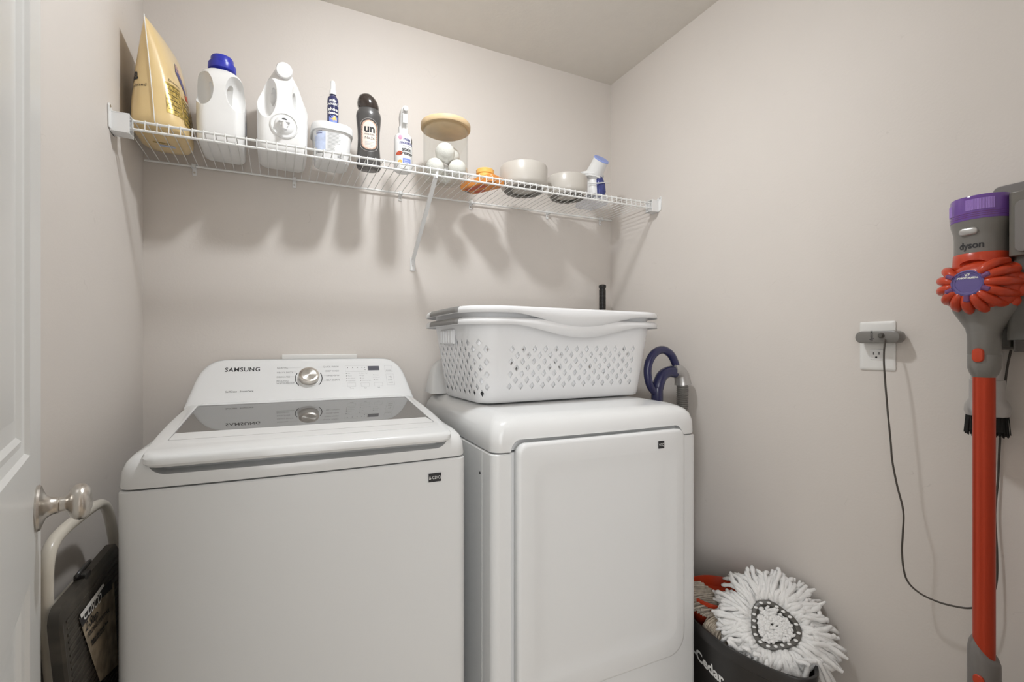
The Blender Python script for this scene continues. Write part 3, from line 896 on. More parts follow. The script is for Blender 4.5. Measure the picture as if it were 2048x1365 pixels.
mb.loft(rings); mb.build('water_tank', M['tank'], t)
hm = Matrix.Translation((.0, 0, .126)) @ Matrix.Rotation(math.radians(44), 4, 'X') @ Matrix.Rotation(math.radians(3), 4, 'Y')
mb = MB(); mb.lathe([(.030, 0), (.036, .006), (.037, .02), (.0345, .045), (.0335, .070), (.0345, .082)], 36, hm); hd = mb.build('steamer_head', M['whitep'], t)
MB().lathe([(.0345, .081), (.0350, .083), (.033, .0855), (.0001, .0865)], 36, hm).build('head_plate', M['ltblue'], t)
pts = []
for i in range(260):
    a = i / 259 * 2 * PI * 7.3
    z = .112 + .026 * (i / 259) + .003 * math.sin(i * .37) + .010 * math.cos(a) * .6
    r = .043 + .004 * math.sin(i * .31)
    pts.append((-.002 + (r + .006) * math.cos(a), r * math.sin(a) * .9, z - .25 * .049 * math.cos(a)))
MB().tube(pts, .0031, 8).build('cord', M['whitep'], t)
MB().tube(spline([(-.040, -.02, .088), (-.01, -.048, .084), (.03, -.046, .094), (.066, -.03, .104)], 6), .0025, 8).build('cord', M['whitep'], t)

# ------------------------------------------------------------------ appliances
def box_outline(w, d, r=.022, bulge=.010):
    """plan outline with a gently bowed front (front at y = 0), ccw"""
    pts = rrect(0, w, 0, d, [r, .012, .012, r], 6)
    return pts

def bow(x, w, b): return -b * (1 - ((x - w / 2) / (w / 2)) ** 2)

def plan(w, d, ins, r, b, yf=0.0, nfront=14):
    pts = []
    rr = rrect(ins, w - ins, yf + ins, d - ins, [max(r, .004), .012, .012, max(r, .004)], 6)
    # order from rrect: starts at bottom-right corner arc, ends with bottom-left arc; then front edge closes the loop
    rr = list(rr)
    x0, y0 = rr[-1]; x1, y1 = rr[0]
    for k in range(1, nfront): rr.append((x0 + (x1 - x0) * k / nfront, y0))
    out = []
    for x, y in rr:
        f = max(0, 1 - (y - (yf + ins)) / .03) if y < yf + ins + .03 else 0
        out.append((x, y + bow(x, w, b) * f))
    return out

def cabinet(t, w, d, zt, b):
    mb = MB(); rings = []
    for z, ins in ((.03, .004), (.034, 0), (zt - .003, 0), (zt, .003)):
        rings.append([(x, y, z) for x, y in plan(w, d, ins, .022, b)])
    mb.loft(rings)
    o = mb.build('cabinet', M['enamel2'], t, angle=30)
    f = MB()
    for x in (.05, w - .05):
        for y in (.05, d - .05):
            MB().lathe([(.018, 0), (.020, .002), (.020, .02), (.01, .022), (.01, .034)], 16, Matrix.Translation((x, y, 0))).build('foot', M['gdark'], t)
    return o

def console(t, w, y0, yt, yb, z0, z1, xb0, xb1, xt0, xt1, rt):
    """slanted control console, trapezoid from the front with rounded upper corners"""
    def outline(ins):
        pts = []
        a = (xb0 + ins, z0); b = (xb1 - ins, z0); c = (xt1 - ins * .9, z1 - ins); d = (xt0 + ins * .9, z1 - ins)
        def rnd(p, q, r_, rad, n=8):
            p, q, r_ = Vector(p), Vector(q), Vector(r_)
            u = (p - q).normalized(); v = (r_ - q).normalized()
            A = q + u * rad; B = q + v * rad
            return [((1 - s) ** 2 * A + 2 * s * (1 - s) * q + s * s * B) for s in [k / n for k in range(n + 1)]]
        pts.append(Vector(a)); pts += [Vector(a).lerp(Vector(b), k / 8) for k in range(1, 8)]; pts.append(Vector(b))
        pts += rnd(b, c, d, rt); pts += [c2 for c2 in [Vector(c).lerp(Vector(d), k / 6) for k in range(2, 5)]]
        pts += rnd(c, d, a, rt)
        return [(p.x, p.y) for p in pts]
    sl = (yt - y0) / (z1 - z0)
    mb = MB(); rings = []
    for ins, dy in ((.016, 0), (.008, .0015), (.003, .005), (0, .012)):
        rings.append([(x, y0 + (z - z0) * sl + dy, z) for x, z in outline(ins)])
    rings.append([(x, yb - .01, z) for x, z in outline(0)])
    rings.append([(x, yb, z) for x, z in outline(.008)])
    mb.loft(rings)
    return mb.build('console', M['enamel'], t, angle=35)

# --- washer
WO = (-0.2698, 1.0932); WA = math.radians(-1.8); WW = .686; WD = .69; WZ = .889
wash = thing('washing_machine', 'white top-loading washing machine with glass lid and silver dial', 'washing machine', (*WO, 0), WA)
cabinet(wash, WW, WD, WZ, .010)
def slope(y): return max(0, y) / .6 * .034
mb = MB(); rings = []
for z, ins, k in ((.8925, .002, 0), (.896, .0005, 0), (.925, .003, 0), (.940, .008, .1), (.950, .017, .4), (.956, .030, .8), (.959, .046, 1), (.960, .060, 1)):
    rings.append([(x, y, z + slope(y) * k * .92) for x, y in plan(WW, WD, ins, .024 + ins * .6, .010)])
mb.loft(rings)
deck = mb.build('top_deck', M['enamel'], wash, angle=50)
c = MB(); c.loft([[(x, y, z) for x, z in rrect(.044, .642, .9165, .985, [.035, .01, .01, .035], 8)] for y in (-.06, .045)])
boolean(deck, [c], 50)
# lid: frame with sunken glass
def lid_out(ins):
    pts = [(.040, -.016), (.646, -.016), (.660, .16), (.666, .30), (.670, .532), (.016, .532), (.020, .30), (.026, .16)]
    cx, cy = .343, .25
    P = [Vector(p) for p in pts]
    out = []
    n = len(P)
    for i in range(n):
        a, b, cc = P[i - 1], P[i], P[(i + 1) % n]
        rad = .030 if i in (0, 1) else .05 if i in (2, 3, 6, 7) else .008
        u = (a - b).normalized(); v = (cc - b).normalized()
        A = b + u * rad; B = b + v * rad
        for k in range(7):
            s_ = k / 6
            out.append((1 - s_) ** 2 * A + 2 * s_ * (1 - s_) * b + s_ * s_ * B)
    res = []
    for p in out:
        sx = (abs(p.x - cx) - ins) / abs(p.x - cx) if abs(p.x - cx) > .05 else 1
        sy = (abs(p.y - cy) - ins) / abs(p.y - cy) if abs(p.y - cy) > .05 else 1
        res.append((cx + (p.x - cx) * sx, cy + (p.y - cy) * sy))
    return res
def lz(y): return .9655 + (y - .09) * .0575 - max(0, .03 - y) * .10      # upper lid surface
mb = MB(); rings = []
for dzz, ins in ((-.024, .012), (-.022, .004), (-.016, .000), (-.007, 0), (-.002, .003), (0, .009)):
    rings.append([(x, y + bow(x, WW, .012) * max(0, 1 - max(0, y) / .10), lz(y) + dzz) for x, y in lid_out(ins)])
mb.loft(rings)
lid = mb.build('lid', M['enamel'], wash, angle=35)
gl = [(.060, .092), (.630, .092), (.6430, .5165), (.0450, .5165)]
c = MB(); c.loft([[(x, y, lz(y) + o) for x, y in gl] for o in (-.0035, .03)])
boolean(lid, [c], 35)
gp = [(.0620, .0935), (.6280, .0935), (.6410, .5150), (.0470, .5150)]
mb = MB(); mb.loft([[(x, y, lz(y) + o) for x, y in gp] for o in (-.0033, -.0012)])
mb.build('glass_panel', M['lid'], lid, smooth=False)
mb = MB(); ga = [(.0605, .0925), (.6295, .0925), (.6425, .5160), (.0455, .5160)]
for i in range(4):
    a_, b_ = ga[i], ga[(i + 1) % 4]; a2, b2 = gp[i], gp[(i + 1) % 4]
    mb.add([(a_[0], a_[1], lz(a_[1]) - .0005), (b_[0], b_[1], lz(b_[1]) - .0005), (b2[0], b2[1], lz(b2[1]) - .0011), (a2[0], a2[1], lz(a2[1]) - .0011)], [(0, 1, 2, 3)])
mb.build('glass_gasket', M['inkg'], lid, smooth=False)
for x in (.118, .560):
    MB().lathe([(.0001, -.0265), (.008, -.026), (.010, -.022)], 20, Matrix.Translation((x, .010, lz(.01)))).build('lid_bumper', M['clear'], lid)
CY0, CZ0 = .575, .992
console(wash, WW, CY0 - .0142, .688, .704, CZ0 - .016, 1.119, -.001, .687, .034, .655, .070)
kk = math.sqrt(1 + .25)
CU = Vector((0, .89, 1)).normalized(); CN = Vector((0, -1, .89)).normalized()
def CP(x, v, l=.0004): return Vector((.3425 + (x - .3413) * 1.045, CY0, CZ0)) + CU * (.0838 + (v - .0836) * 1.22) + CN * l
def ctext(s, size, x, v, m='inkg', align='LEFT', bold=0.0, spacing=1.0, sx=1.0, name='panel_print'):
    return text_on(wash, name, s, size * 1.2, CP(x, v, 0), (1, 0, 0), CU, M[m], align=align, bold=bold, spacing=spacing, lift=.0005, sx=sx * .87)
ctext('SAMSUNG', .0195, .104, .1125, 'ink', bold=.0004, spacing=1.12, name='brand_lettering')
ctext('SelfClean   SmartCare', .0082, .1120, .043, 'ink')
for s_, v in (('NORMAL', .119), ('HEAVY DUTY', .103), ('DELICATES', .0875), ('BEDDING/', .0735), ('WATERPROOF', .0655)):
    ctext(s_, .0078, .2475, v, 'inkg')
for s_, v in (('QUICK WASH', .121), ('DEEP WASH', .105), ('RINSE+SPIN', .0885), ('SELF CLEAN', .072)):
    ctext(s_, .0078, .4345, v, 'inkg', 'RIGHT')
mb = MB()
for xa, xb, v in ((.276, .318, .1215), (.290, .305, .106), (.282, .299, .090), (.287, .297, .071), (.364, .385, .1225), (.380, .390, .1075), (.386, .394, .0908), (.384, .394, .0745)):
    mb.add([CP(xa, v), CP(xb, v), CP(xb, v + .0007), CP(xa, v + .0007)], [(0, 1, 2, 3)])
mb.build('panel_print', M['inkl'], wash, smooth=False)
KX, KV = .3413, .0835
kmx = Matrix.Translation(CP(KX, KV, 0)) @ Matrix(((1, 0, 0, 0), (0, CU.y, CN.y, 0), (0, CU.z, CN.z, 0), (0, 0, 0, 1)))
MB().lathe([(.0365, -.002), (.0365, .0015), (.034, .0025), (.0001, .0025)], 48, kmx).build('dial_seat', M['whitep'], wash)
dl = MB().lathe([(.0305, .002), (.0320, .004), (.0320, .018), (.0312, .0205), (.0295, .0215)], 64).build('dial', M['steel'], wash)
dl.matrix_local = kmx
fc = MB().lathe([(.0001, .0217), (.01, .0217), (.0298, .0214)], 64).build('dial_face', M['dial'], dl)
for a0, a1 in ((150, 222), (-42, 30)):
    mb = MB(); n = 16
    for k in range(n):
        a = math.radians(a0 + (a1 - a0) * k / n); b = math.radians(a0 + (a1 - a0) * (k + 1) / n)
        q = [(.0385, a), (.0410, a), (.0410, b), (.0385, b)]
        mb.add([CP(KX + r * math.cos(w_), KV + r * math.sin(w_) * .92, .0006) for r, w_ in q], [(0, 1, 2, 3)])
    mb.build('dial_arc', M['ink'], wash, smooth=False)
mb = MB(); mb.add([CP(.530, .107, .0006), CP(.5675, .107, .0006), CP(.5675, .1235, .0006), CP(.530, .1235, .0006)], [(0, 1, 2, 3)])
mb.build('display', M['screen'], wash, smooth=False)
mb = MB()
frame_lines(mb, .455, .528, .1035, .1265, .0006, CP)
for x, v, w_, h_ in ((.4575, .0490, .027, .0135), (.5010, .0480, .027, .0135), (.5445, .0480, .027, .0135)): frame_lines(mb, x, x + w_, v, v + h_, .0006, CP)
frame_lines(mb, .586, .612, .100, .125, .0006, CP); frame_lines(mb, .587, .613, .050, .092, .0006, CP)
mb.build('button_outline', M['inkl'], wash, smooth=False)
mb = MB()
def dot(x, v, r=.0013): mb.add([CP(x + a_, v + b_, .0006) for a_, b_ in circ(r, 8)], [tuple(range(8))])
for x in (.463, .479, .495, .510, .5195): dot(x, .1185)
dot(.5195, .110)
for k in range(4): dot(.4575, .0975 - k * .0092); dot(.5015, .0975 - k * .0092)
for k in range(3): dot(.5455, .0895 - k * .0085)
mb.build('indicator_dot', M['ink'], wash, smooth=False)
for k, s_ in enumerate(('Hot', 'Warm', 'Eco Warm', 'Cold/Rinse')): ctext(s_, .0052, .461, .0957 - k * .0092, 'inkl')
for k, s_ in enumerate(('Extra High', 'High', 'Low', 'Drain/No Spin')): ctext(s_, .0052, .505, .0957 - k * .0092, 'inkl')
for k, s_ in enumerate(('Heavy', 'Normal', 'Light')): ctext(s_, .0052, .549, .0877 - k * .0085, 'inkl')
ctext('Temp.', .0052, .471, .0425, 'inkg', 'CENTER'); ctext('Spin', .0052, .5145, .0415, 'inkg', 'CENTER'); ctext('Soil', .0052, .558, .0415, 'inkg', 'CENTER')
ctext('POWER', .0055, .599, .104, 'inkg', 'CENTER'); ctext('>||', .010, .600, .078, 'inkg', 'CENTER'); ctext('START', .0055, .600, .067, 'inkg', 'CENTER'); ctext('PAUSE', .0055, .600, .058, 'inkg', 'CENTER')
# sticker on the front
def sticker(t, x0, x1, z0, z1, yy, s_):
    mb = MB(); mb.add([(x0, yy, z0), (x1, yy, z0), (x1, yy, z1), (x0, yy, z1)], [(0, 1, 2, 3)])
    o = mb.build('sticker', M['ink'], t, smooth=False)
    text_on(o, 'sticker_print', s_, (z1 - z0) * .52, ((x0 + x1) / 2, yy, z0 + (z1 - z0) * .32), (1, 0, 0), U1, M['inkw'], align='CENTER', lift=.0004, sx=.78)
sticker(wash, .5885, .6195, .8385, .8590, -.0068, '&-CDIQ')

# --- dryer
DO = (0.4752, 1.0466); DA = math.radians(-2.2); DWD = .69
dry = thing('clothes_dryer', 'white front-loading dryer with large square door standing right of the washer', 'dryer', (*DO, 0), DA)
cab = cabinet(dry, WW, DWD, .890, .006)
mb = MB(); rings = []
for z, ins, k in ((.8935, .002, 0), (.897, .0005, 0), (.935, .002, 0), (.955, .007, 0), (.968, .016, .2), (.976, .028, .5), (.9805, .042, .8), (.9825, .060, 1)):
    rings.append([(x, y, z + .006 * k * min(1, max(0, y) / .3)) for x, y in plan(WW, DWD, ins, .028 + ins * .6, .010)])
mb.loft(rings)
ddeck = mb.build('top_deck', M['enamel'], dry, angle=50)
c = MB(); c.loft([[(x, y, z) for x, z in rrect(.050, .622, .860, .924, [.001, .028, .028, .001], 8)] for y in (-.06, .020)])
boolean(ddeck, [c], 50)
# recess around the door in the cabinet
c = MB(); c.loft([[(x, y, z) for x, z in rrect(.050, .622, .236, .95, [.05, .001, .001, .05], 8)] for y in (-.06, .010)])
boolean(cab, [c], 30)
mb = MB(); rings = []
def dplan(ins): return rrect(.0605 + ins, .6150 - ins, .246 + ins, .9165 - ins, [.055, .026, .026, .055], 8)
def db(x): return -.010 * (1 - ((x - .34) / .34) ** 2)
for y, ins in ((.009, .002), (-.010, 0), (-.016, .0015), (-.019, .005), (-.020, .009)):
    rings.append([(x, y + db(x), z) for x, z in dplan(ins)])
ip = lambda i_: rrect(.104 + i_, .580 - i_, .300 + i_, .862 - i_, .035, 8)
for y, i_ in ((-.020, 0), (-.0195, .004), (-.0165, .020), (-.0145, .034), (-.0142, .045)):
    rings.append([(x, y + db(x), z) for x, z in ip(i_)])
mb.loft(rings)
dd = mb.build('door', M['enamel2'], dry, angle=60)
console(dry, WW, .582, .688, .702, .9895, 1.122, .001, .685, .034, .655, .070)
# rear edge trim line and side seam of the cabinet
mb = MB(); mb.box(-.0006, .002, .0725, .0735, .05, .888); mb.build('side_seam', M['inkw'], dry, smooth=False)
MB().lathe([(.0035, 0), (.0035, .0012)], 12, Matrix.Translation((-.0006, .086, .826)) @ Matrix.Rotation(-PI / 2, 4, 'Y')).build('screw_hole', M['ink'], dry)
yy = -.020 + db(.53) - .0010
sticker(dry, .5065, .5290, .8660, .8880, -.0272, 'YGQ')

# ------------------------------------------------------------------ laundry baskets
A0, B0, RC = .335, .188, .070
def perim():
    """nominal rounded-rectangle path: list of (s, P, n) sampler"""
    a, b, r = A0 - RC, B0 - RC, RC
    segs = [('L', (-a, -b - r), (a, -b - r), (0, -1)), ('A', (a, -b), -90), ('L', (a + r, -b), (a + r, b), (1, 0)), ('A', (a, b), 0),
            ('L', (a, b + r), (-a, b + r), (0, 1)), ('A', (-a, b), 90), ('L', (-a - r, b), (-a - r, -b), (-1, 0)), ('A', (-a, -b), 180)]
    lens = [2 * a, PI / 2 * r, 2 * b, PI / 2 * r] * 2
    T = sum(lens)
    def f(s):
        s = s % T
        for g, L in zip(segs, lens):
            if s <= L + 1e-9:
                k = s / L
                if g[0] == 'L': return Vector((g[1][0] + (g[2][0] - g[1][0]) * k, g[1][1] + (g[2][1] - g[1][1]) * k, 0)), Vector((*g[3], 0))
                a_ = math.radians(g[2] + 90 * k); n_ = Vector((math.cos(a_), math.sin(a_), 0))
                return Vector((g[1][0], g[1][1], 0)) + n_ * r, n_
            s -= L
        return f(0)
    return f, T, lens
pf, PT, PL = perim()
NB = 50; PXB = PT / NB; PZB = .038
BH = .254
def dl_(z): return -.020 + .042 * (z / BH)
bm = bmesh.new()
cache = {}
def bvx(s, z):
    key = (round((s % PT) * 1e5) % round(PT * 1e5), round(z * 1e5))
    if key not in cache: cache[key] = bm.verts.new((s, z, 0))
    return cache[key]
Z0B = .012
NR = 6
seam_s = {}
def hole(i, row):
    s = (i * PXB) % PT; z = Z0B + row * PZB / 2
    L0, L1, L2, L3 = PL[:4]
    if .040 < z < .175:
        if .028 < s < L0 - .012: return True
        if L0 + L1 + L2 + L3 + .01 < s < 2 * L0 + L1 + L2 + L3 - .01: return True
    if .030 < z < .185:
        if L0 + L1 * .6 < s < L0 + L1 + L2 + L3 * .4: return True
        if 2 * L0 + 2 * L1 + L2 + L1 * .55 - .0 < s < PT - L1 * .35: return True
    return False
for row in range(0, 2 * NR + 1):
    zc_ = Z0B + row * PZB / 2
    for i in range(NB):
        ii = i + (0.5 if row % 2 else 0)
        s = ii * PXB
        def V(ds, dz_): return (s + ds, zc_ + dz_)
        L_, R_, T_, B_ = V(-PXB / 2, 0), V(PXB / 2, 0), V(0, PZB / 2), V(0, -PZB / 2)
        if row == 0:
            bm.faces.new([bvx(*L_), bvx(*R_), bvx(*T_)]); continue
        if row == 2 * NR:
            bm.faces.new([bvx(*L_), bvx(*B_), bvx(*R_)]); continue
        if hole(ii, row):
            h = .0078; g_ = .0112
            iL, iR, iT, iB = V(-h, 0), V(h, 0), V(0, g_), V(0, -g_)
            O_ = [bvx(*q) for q in (L_, B_, R_, T_)]; I_ = [bvx(*q) for q in (iL, iB, iR, iT)]
            for k in range(4): bm.faces.new([O_[k], O_[(k + 1) % 4], I_[(k + 1) % 4], I_[k]])
        else:
            bm.faces.new([bvx(*L_), bvx(*B_), bvx(*R_), bvx(*T_)])
# vertices on the closing seam keep their wrapped position through normalisation of s later
for v in bm.verts: v.co.x = v.co.x
mapped = []
def map3(bm_):
    for v in bm_.verts:
        s, z = v.co.x, v.co.y
        P, n_ = pf(s)
        p = P + n_ * dl_(z)
        v.co = (p.x, p.y, z)
# split seam faces: work on explicit copies so subdivision stays linear in (s, z)
faces = []
for f in bm.faces:
    ss = [v.co.x for v in f.verts]
    c_ = [(v.co.x, v.co.y) for v in f.verts]
    if max(ss) - min(ss) > PT / 2: c_ = [(x + PT if x < PT / 2 else x, y) for x, y in c_]
    faces.append(c_)
bm.free()
mb = MB()
for c_ in faces:
    # cut every cell into a fine fan of quads so that the corners curve
    n = len(c_)
    cxs = sum(p[0] for p in c_) / n; cys = sum(p[1] for p in c_) / n
    mids = [((c_[k][0] + c_[(k + 1) % n][0]) / 2, (c_[k][1] + c_[(k + 1) % n][1]) / 2) for k in range(n)]
    for k in range(n):
        q = [c_[k], mids[k], (cxs, cys), mids[k - 1]]
        vs = []
        for s, z in q:
            P, n_ = pf(s); p = P + n_ * dl_(z); vs.append((p.x, p.y, z))
        mb.add(vs, [(0, 1, 2, 3)])
# plain bands below and above the pierced wall, and the floor
zt0 = Z0B + NR * PZB
def bring(z, off=0.0, n=200):
    out = []
    for k in range(n):
        P, n_ = pf(PT * k / n); p = P + n_ * (dl_(min(max(z, 0), BH)) + off); out.append((p.x, p.y, z))
    return out
bandn = NB * 2
rings = [bring(0.0005, -.016, bandn), bring(0.001, -.006, bandn), bring(.004, -.0015, bandn), bring(Z0B, 0, bandn)]
mb.loft(rings, cap0=True, cap1=False)
mb.loft([bring(zt0, 0, bandn), bring(BH - .006, 0, bandn), bring(BH - .001, .004, bandn)], cap0=False, cap1=False)
body_mb = mb
def rim_mb():
    mb = MB(); n = 200; R_ = []
    rows = [[] for _ in range(6)]
    for k in range(n):
        s = PT * k / n; P, n_ = pf(s)
        bump = 0
        L0, L1, L2, L3 = PL[:4]
        for c_ in (L0 / 2, L0 + L1 + L2 + L3 + L0 / 2):
            u = abs(s - c_) / (L0 * .46)
            if u < 1: bump = max(bump, .5 + .5 * math.cos(PI * u))
        hgt = .018 + .036 * bump ** .8
        d0 = dl_(BH)
        for r_, (off, z) in enumerate(((.001, BH - .004), (.006, BH + .0002), (.014, BH + .002), (.024, BH + .0005), (.029, BH - .005), (.0305, BH - hgt))):
            p = P + n_ * (d0 + off); rows[r_].append((p.x, p.y, z))
    mb.loft(rows, cap0=False, cap1=False)
    return mb
def grip_mb(sgn):
    mb = MB(); n = 20; rows = [[] for _ in range(4)]
    L0, L1, L2, L3 = PL[:4]
    s0 = (2 * L0 + 2 * L1 + L2 + L1 + .02) if sgn < 0 else L0 + L1 + .02
    for k in range(n + 1):
        s = s0 + L2 * k / n; P, n_ = pf(s); d0 = dl_(BH)
        for r_, (off, z) in enumerate(((.016, BH + .0026), (.0250, BH + .0014), (.0306, BH - .005), (.0318, BH - .0165))):
            p = P + n_ * (d0 + off); rows[r_].append((p.x, p.y, z))
    mb.loft(rows, cap0=False, cap1=False, closed=False)
    return mb
BC = Matrix.Translation((*DO, 0)) @ Matrix.Rotation(DA, 4, 'Z')
bc = BC @ Vector((.358, .400, .9905))
bt = thing('laundry_basket', 'white diamond-pierced laundry basket, the lower one standing on the dryer', 'laundry basket', bc, DA + math.radians(3.0), 'nested white laundry baskets')
parts = []
parts.append(body_mb.build('basket_wall', M['basket'], bt, solid=.0022, angle=50, merge=4e-4))
parts.append(rim_mb().build('rim', M['basket'], bt, solid=.0022, angle=60))
for sg in (-1, 1):
    parts.append(grip_mb(sg).build('grip', mat('grey_grip_rubber', (0.25, 0.245, 0.235), rough=.5) if sg < 0 else parts[-1].data.materials[0], bt, solid=.0015))
mb = MB(); a_ = -A0 - dl_(.21)
mb.box(a_ - .011, a_ - .001, -.050, .060, .180, .226)
for k in range(5): mb.box(a_ - .016, a_ - .008, -.046 + k * .024, -.040 + k * .024, .183, .222)
parts.append(mb.build('handle_block', M['basket'], bt, bevel=.002))
b2 = bt.copy(); COL.objects.link(b2)
b2.location = bc + Vector((0, 0, .034))
b2['label'] = 'white laundry basket nested inside and rising above the lower one on the dryer'
for p in parts:
    if p.name.startswith('handle_block'): continue
    q = p.copy(); COL.objects.link(q); q.parent = b2

# white plastic water box lid on the wall behind the washer
mb = MB(); mb.box(.010, .262, YB - .012, YB - .0005, .95, 1.1345)
tag(mb.build('water_supply_box', M['trim'], bevel=.003), 'flat white wall box rising just above the washing machine console', 'wall box')

# ------------------------------------------------------------------ outlet, charger, cord
pc = (XR, .674)
t = thing('wall_outlet', 'white duplex outlet plate on the right wall with a grey charger plugged in', 'outlet', (XR, .674, 1.164), PI / 2)
# local frame after rotation: x -> +y world, y -> -x world (towards the room)
mb = MB(); rings = []
for y, i_ in ((.0004, 0), (.003, 0), (.005, .003), (.0058, .008)):
    rings.append([(x, y, z) for x, z in rrect(-.042 + i_, .042 - i_, -.0665 + i_, .0665 - i_, .004)])
mb.loft(rings); mb.build('cover_plate', M['trim'], t)
for zc2 in (.024, -.024):
    mb = MB(); rings = []
    for y, i_ in ((.0045, 0), (.0072, 0), (.0078, .001)):
        rings.append([(x, y, zc2 + z) for x, z in rrect(-.0165 + i_, .0165 - i_, -.0145 + i_, .0145 - i_, .0065)])
    mb.loft(rings); so = mb.build('socket', M['whitep'], t)
    mb = MB()
    mb.box(-.0075, -.0055, .0079, .0081, zc2 - .0005, zc2 + .0075); mb.box(.0055, .0075, .0079, .0081, zc2 - .0005, zc2 + .0065)
    mb.add([(q, .0081, zc2 - .0075 + r_) for q, r_ in circ(.0026, 12)], [tuple(range(12))])
    mb.build('socket_slot', M['ink'], so, smooth=False)
t = thing('charger_plug', 'grey rounded charger block plugged into the upper wall socket', 'charger', (XR - .0085, .659, 1.187), PI / 2)
mb = MB(); rings = []
for y, i_ in ((.0005, .003), (.002, .0006), (.006, 0), (.030, 0), (.034, .001), (.036, .004)):
    rings.append([(x, y, z) for x, z in rrect(-.053 + i_, .050 - i_, -.0165 + i_, .0165 - i_, .0160 - i_ * .9, 8)])
mb.loft(rings); mb.build('charger_body', M['gpl2'], t)
MB().lathe([(.007, .0), (.0068, .006), (.0045, .009)], 16, Matrix.Translation((-.014, .035, .004)) @ Matrix.Rotation(-PI / 2, 4, 'X')).build('cord_collar', M['gdark'], t)
text_on(t, 'brand_lettering', 'dyson', .012, (.006, .0362, -.011), (0, 0, 1), (1, 0, 0), M['ink'], lift=.0004)

CAMC = Vector((0, 0, 1.16)); cs, sn = math.cos(math.radians(26.84)), math.sin(math.radians(26.84))
def wallpt(u, v, X):
    """point at distance X along the room width for a reading taken off the photograph"""
    l = (u - 1024) / 923.; w = -(v - 695) / 923.
    r = Vector((l * cs + sn, -l * sn + cs, w)); k = X / r.x
    return CAMC + r * k
path = [(1771, 680, 1.418), (1769, 690, 1.405), (1768, 730, 1.392), (1775, 820, 1.388), (1781, 880, 1.388), (1784.5, 922, 1.388), (1794, 971, 1.388), (1806.6, 1023, 1.388), (1805.6, 1069, 1.388),
        (1804, 1108, 1.388), (1812, 1157, 1.39), (1836.6, 1185, 1.395), (1875.8, 1204.5, 1.40), (1918, 1215, 1.405), (1943.6, 1216.6, 1.41), (1975, 1208, 1.43), (1992, 1170, 1.445), (1994, 1110, 1.45), (1990, 1030, 1.452), (1996, 960, 1.455), (2000, 880, 1.456), (2007, 800, 1.456), (2014, 740, 1.456), (2022, 700, 1.456)]
pts = spline([wallpt(*p) for p in path], 6)
tag(MB().tube(pts, .0021, 10).build('charging_cord', M['cord']), 'thin dark cord looping from the charger behind the red wand', 'cord')

# ------------------------------------------------------------------ stick vacuum
vx, vy = 1.345, .4245
vac = thing('stick_vacuum', 'grey, red and purple cordless stick vacuum hanging on the right wall', 'vacuum cleaner', (vx, vy, 0), math.atan2(-.998, -.04))
# local frame: -y points out into the room (away from the wall), x along the wall (image right), z up
VR = math.atan2(-.998, -.04)
Vm = Matrix.Rotation(VR, 4, 'Z'); Vi = Vm.inverted()
def vl(p): return Vi @ (Vector(p) - Vector((vx, vy, 0)))
# wand
MB().lathe([(.0178, .498), (.0178, 1.112)], 40).build('wand', M['tube'], vac)
# collar
mb = MB()
mb.lathe([(.0180, 1.096), (.0225, 1.104), (.0262, 1.116), (.0262, 1.143), (.0256, 1.1442), (.0262, 1.1455), (.0265, 1.190), (.0275, 1.196)], 40)
col_ = mb.build('neck_collar', M['gpl2'], vac)
mb = MB(); rings = []
for y, i_ in ((-.024, 0), (-.0275, 0), (-.0295, .0015), (-.030, .004)):
    rings.append([(x, y, z) for x, z in rrect(-.0095 + i_, .0095 - i_, 1.128 + i_, 1.158 - i_, .0085 - i_)])
mb.loft(rings); mb.build('release_button', M['vred'], vac)
# funnel under the cyclones
mb = MB(); rings = []
for z, hx, hy, oy in ((1.188, .0268, .0268, 0), (1.200, .030, .030, .003), (1.222, .045, .042, .012), (1.240, .056, .052, .016), (1.275, .060, .055, .02), (1.33, .054, .05, .02)):
    rings.append([(hx * math.cos(2 * PI * k / 40), oy + hy * math.sin(2 * PI * k / 40), z) for k in range(40)])
mb.loft(rings); mb.build('funnel', M['gpl2'], vac)
# bin cylinder
bo = Vector((-.0095, .012, 0))
mb = MB(); mb.lathe([(.0405, 1.3545), (.0425, 1.355), (.0425, 1.395), (.0435, 1.408), (.0475, 1.424), (.0480, 1.432)], 56, Matrix.Translation(bo)); bn = mb.build('bin_cylinder', M['gpl2'], vac)
mb = MB(); mb.lathe([(.0485, 1.431), (.0490, 1.434), (.0490, 1.476), (.0475, 1.481), (.0001, 1.483)], 56, Matrix.Translation(bo)); pb = mb.build('purple_cap', M['purple'], vac)
mb = MB()
for z in (1.436, 1.440, 1.444): mb.lathe([(.0488, z), (.0495, z + .0008), (.0488, z + .0016)], 56, Matrix.Translation(bo), cap0=False, cap1=False)
mb.build('cap_ring', M['purpled'], vac)
def cylpatch(name, a0, a1, z0, z1, r, m, ribs=0, par=None):
    mb = MB(); n = max(6, int(abs(a1 - a0) / 4)) * (3 if ribs else 1)
    row0, row1 = [], []
    for k in range(n + 1):
        a = math.radians(a0 + (a1 - a0) * k / n); rr = r + (.0006 if ribs and k % 2 else 0)
        row0.append((bo.x + rr * math.sin(a), bo.y - rr * math.cos(a), z0)); row1.append((bo.x + rr * math.sin(a), bo.y - rr * math.cos(a), z1))
    mb.loft([row0, row1], False, False, closed=False)
    return mb.build(name, m, par or vac, smooth=not ribs)
cylpatch('filter_window', -8, 44, 1.450, 1.473, .0492, M['violet'], 1, pb)
cylpatch('filter_window', -66, -46, 1.446, 1.470, .0492, M['violet'], 1, pb)
bv = bvh_of(bn)
V_R = (1, 0, 0)
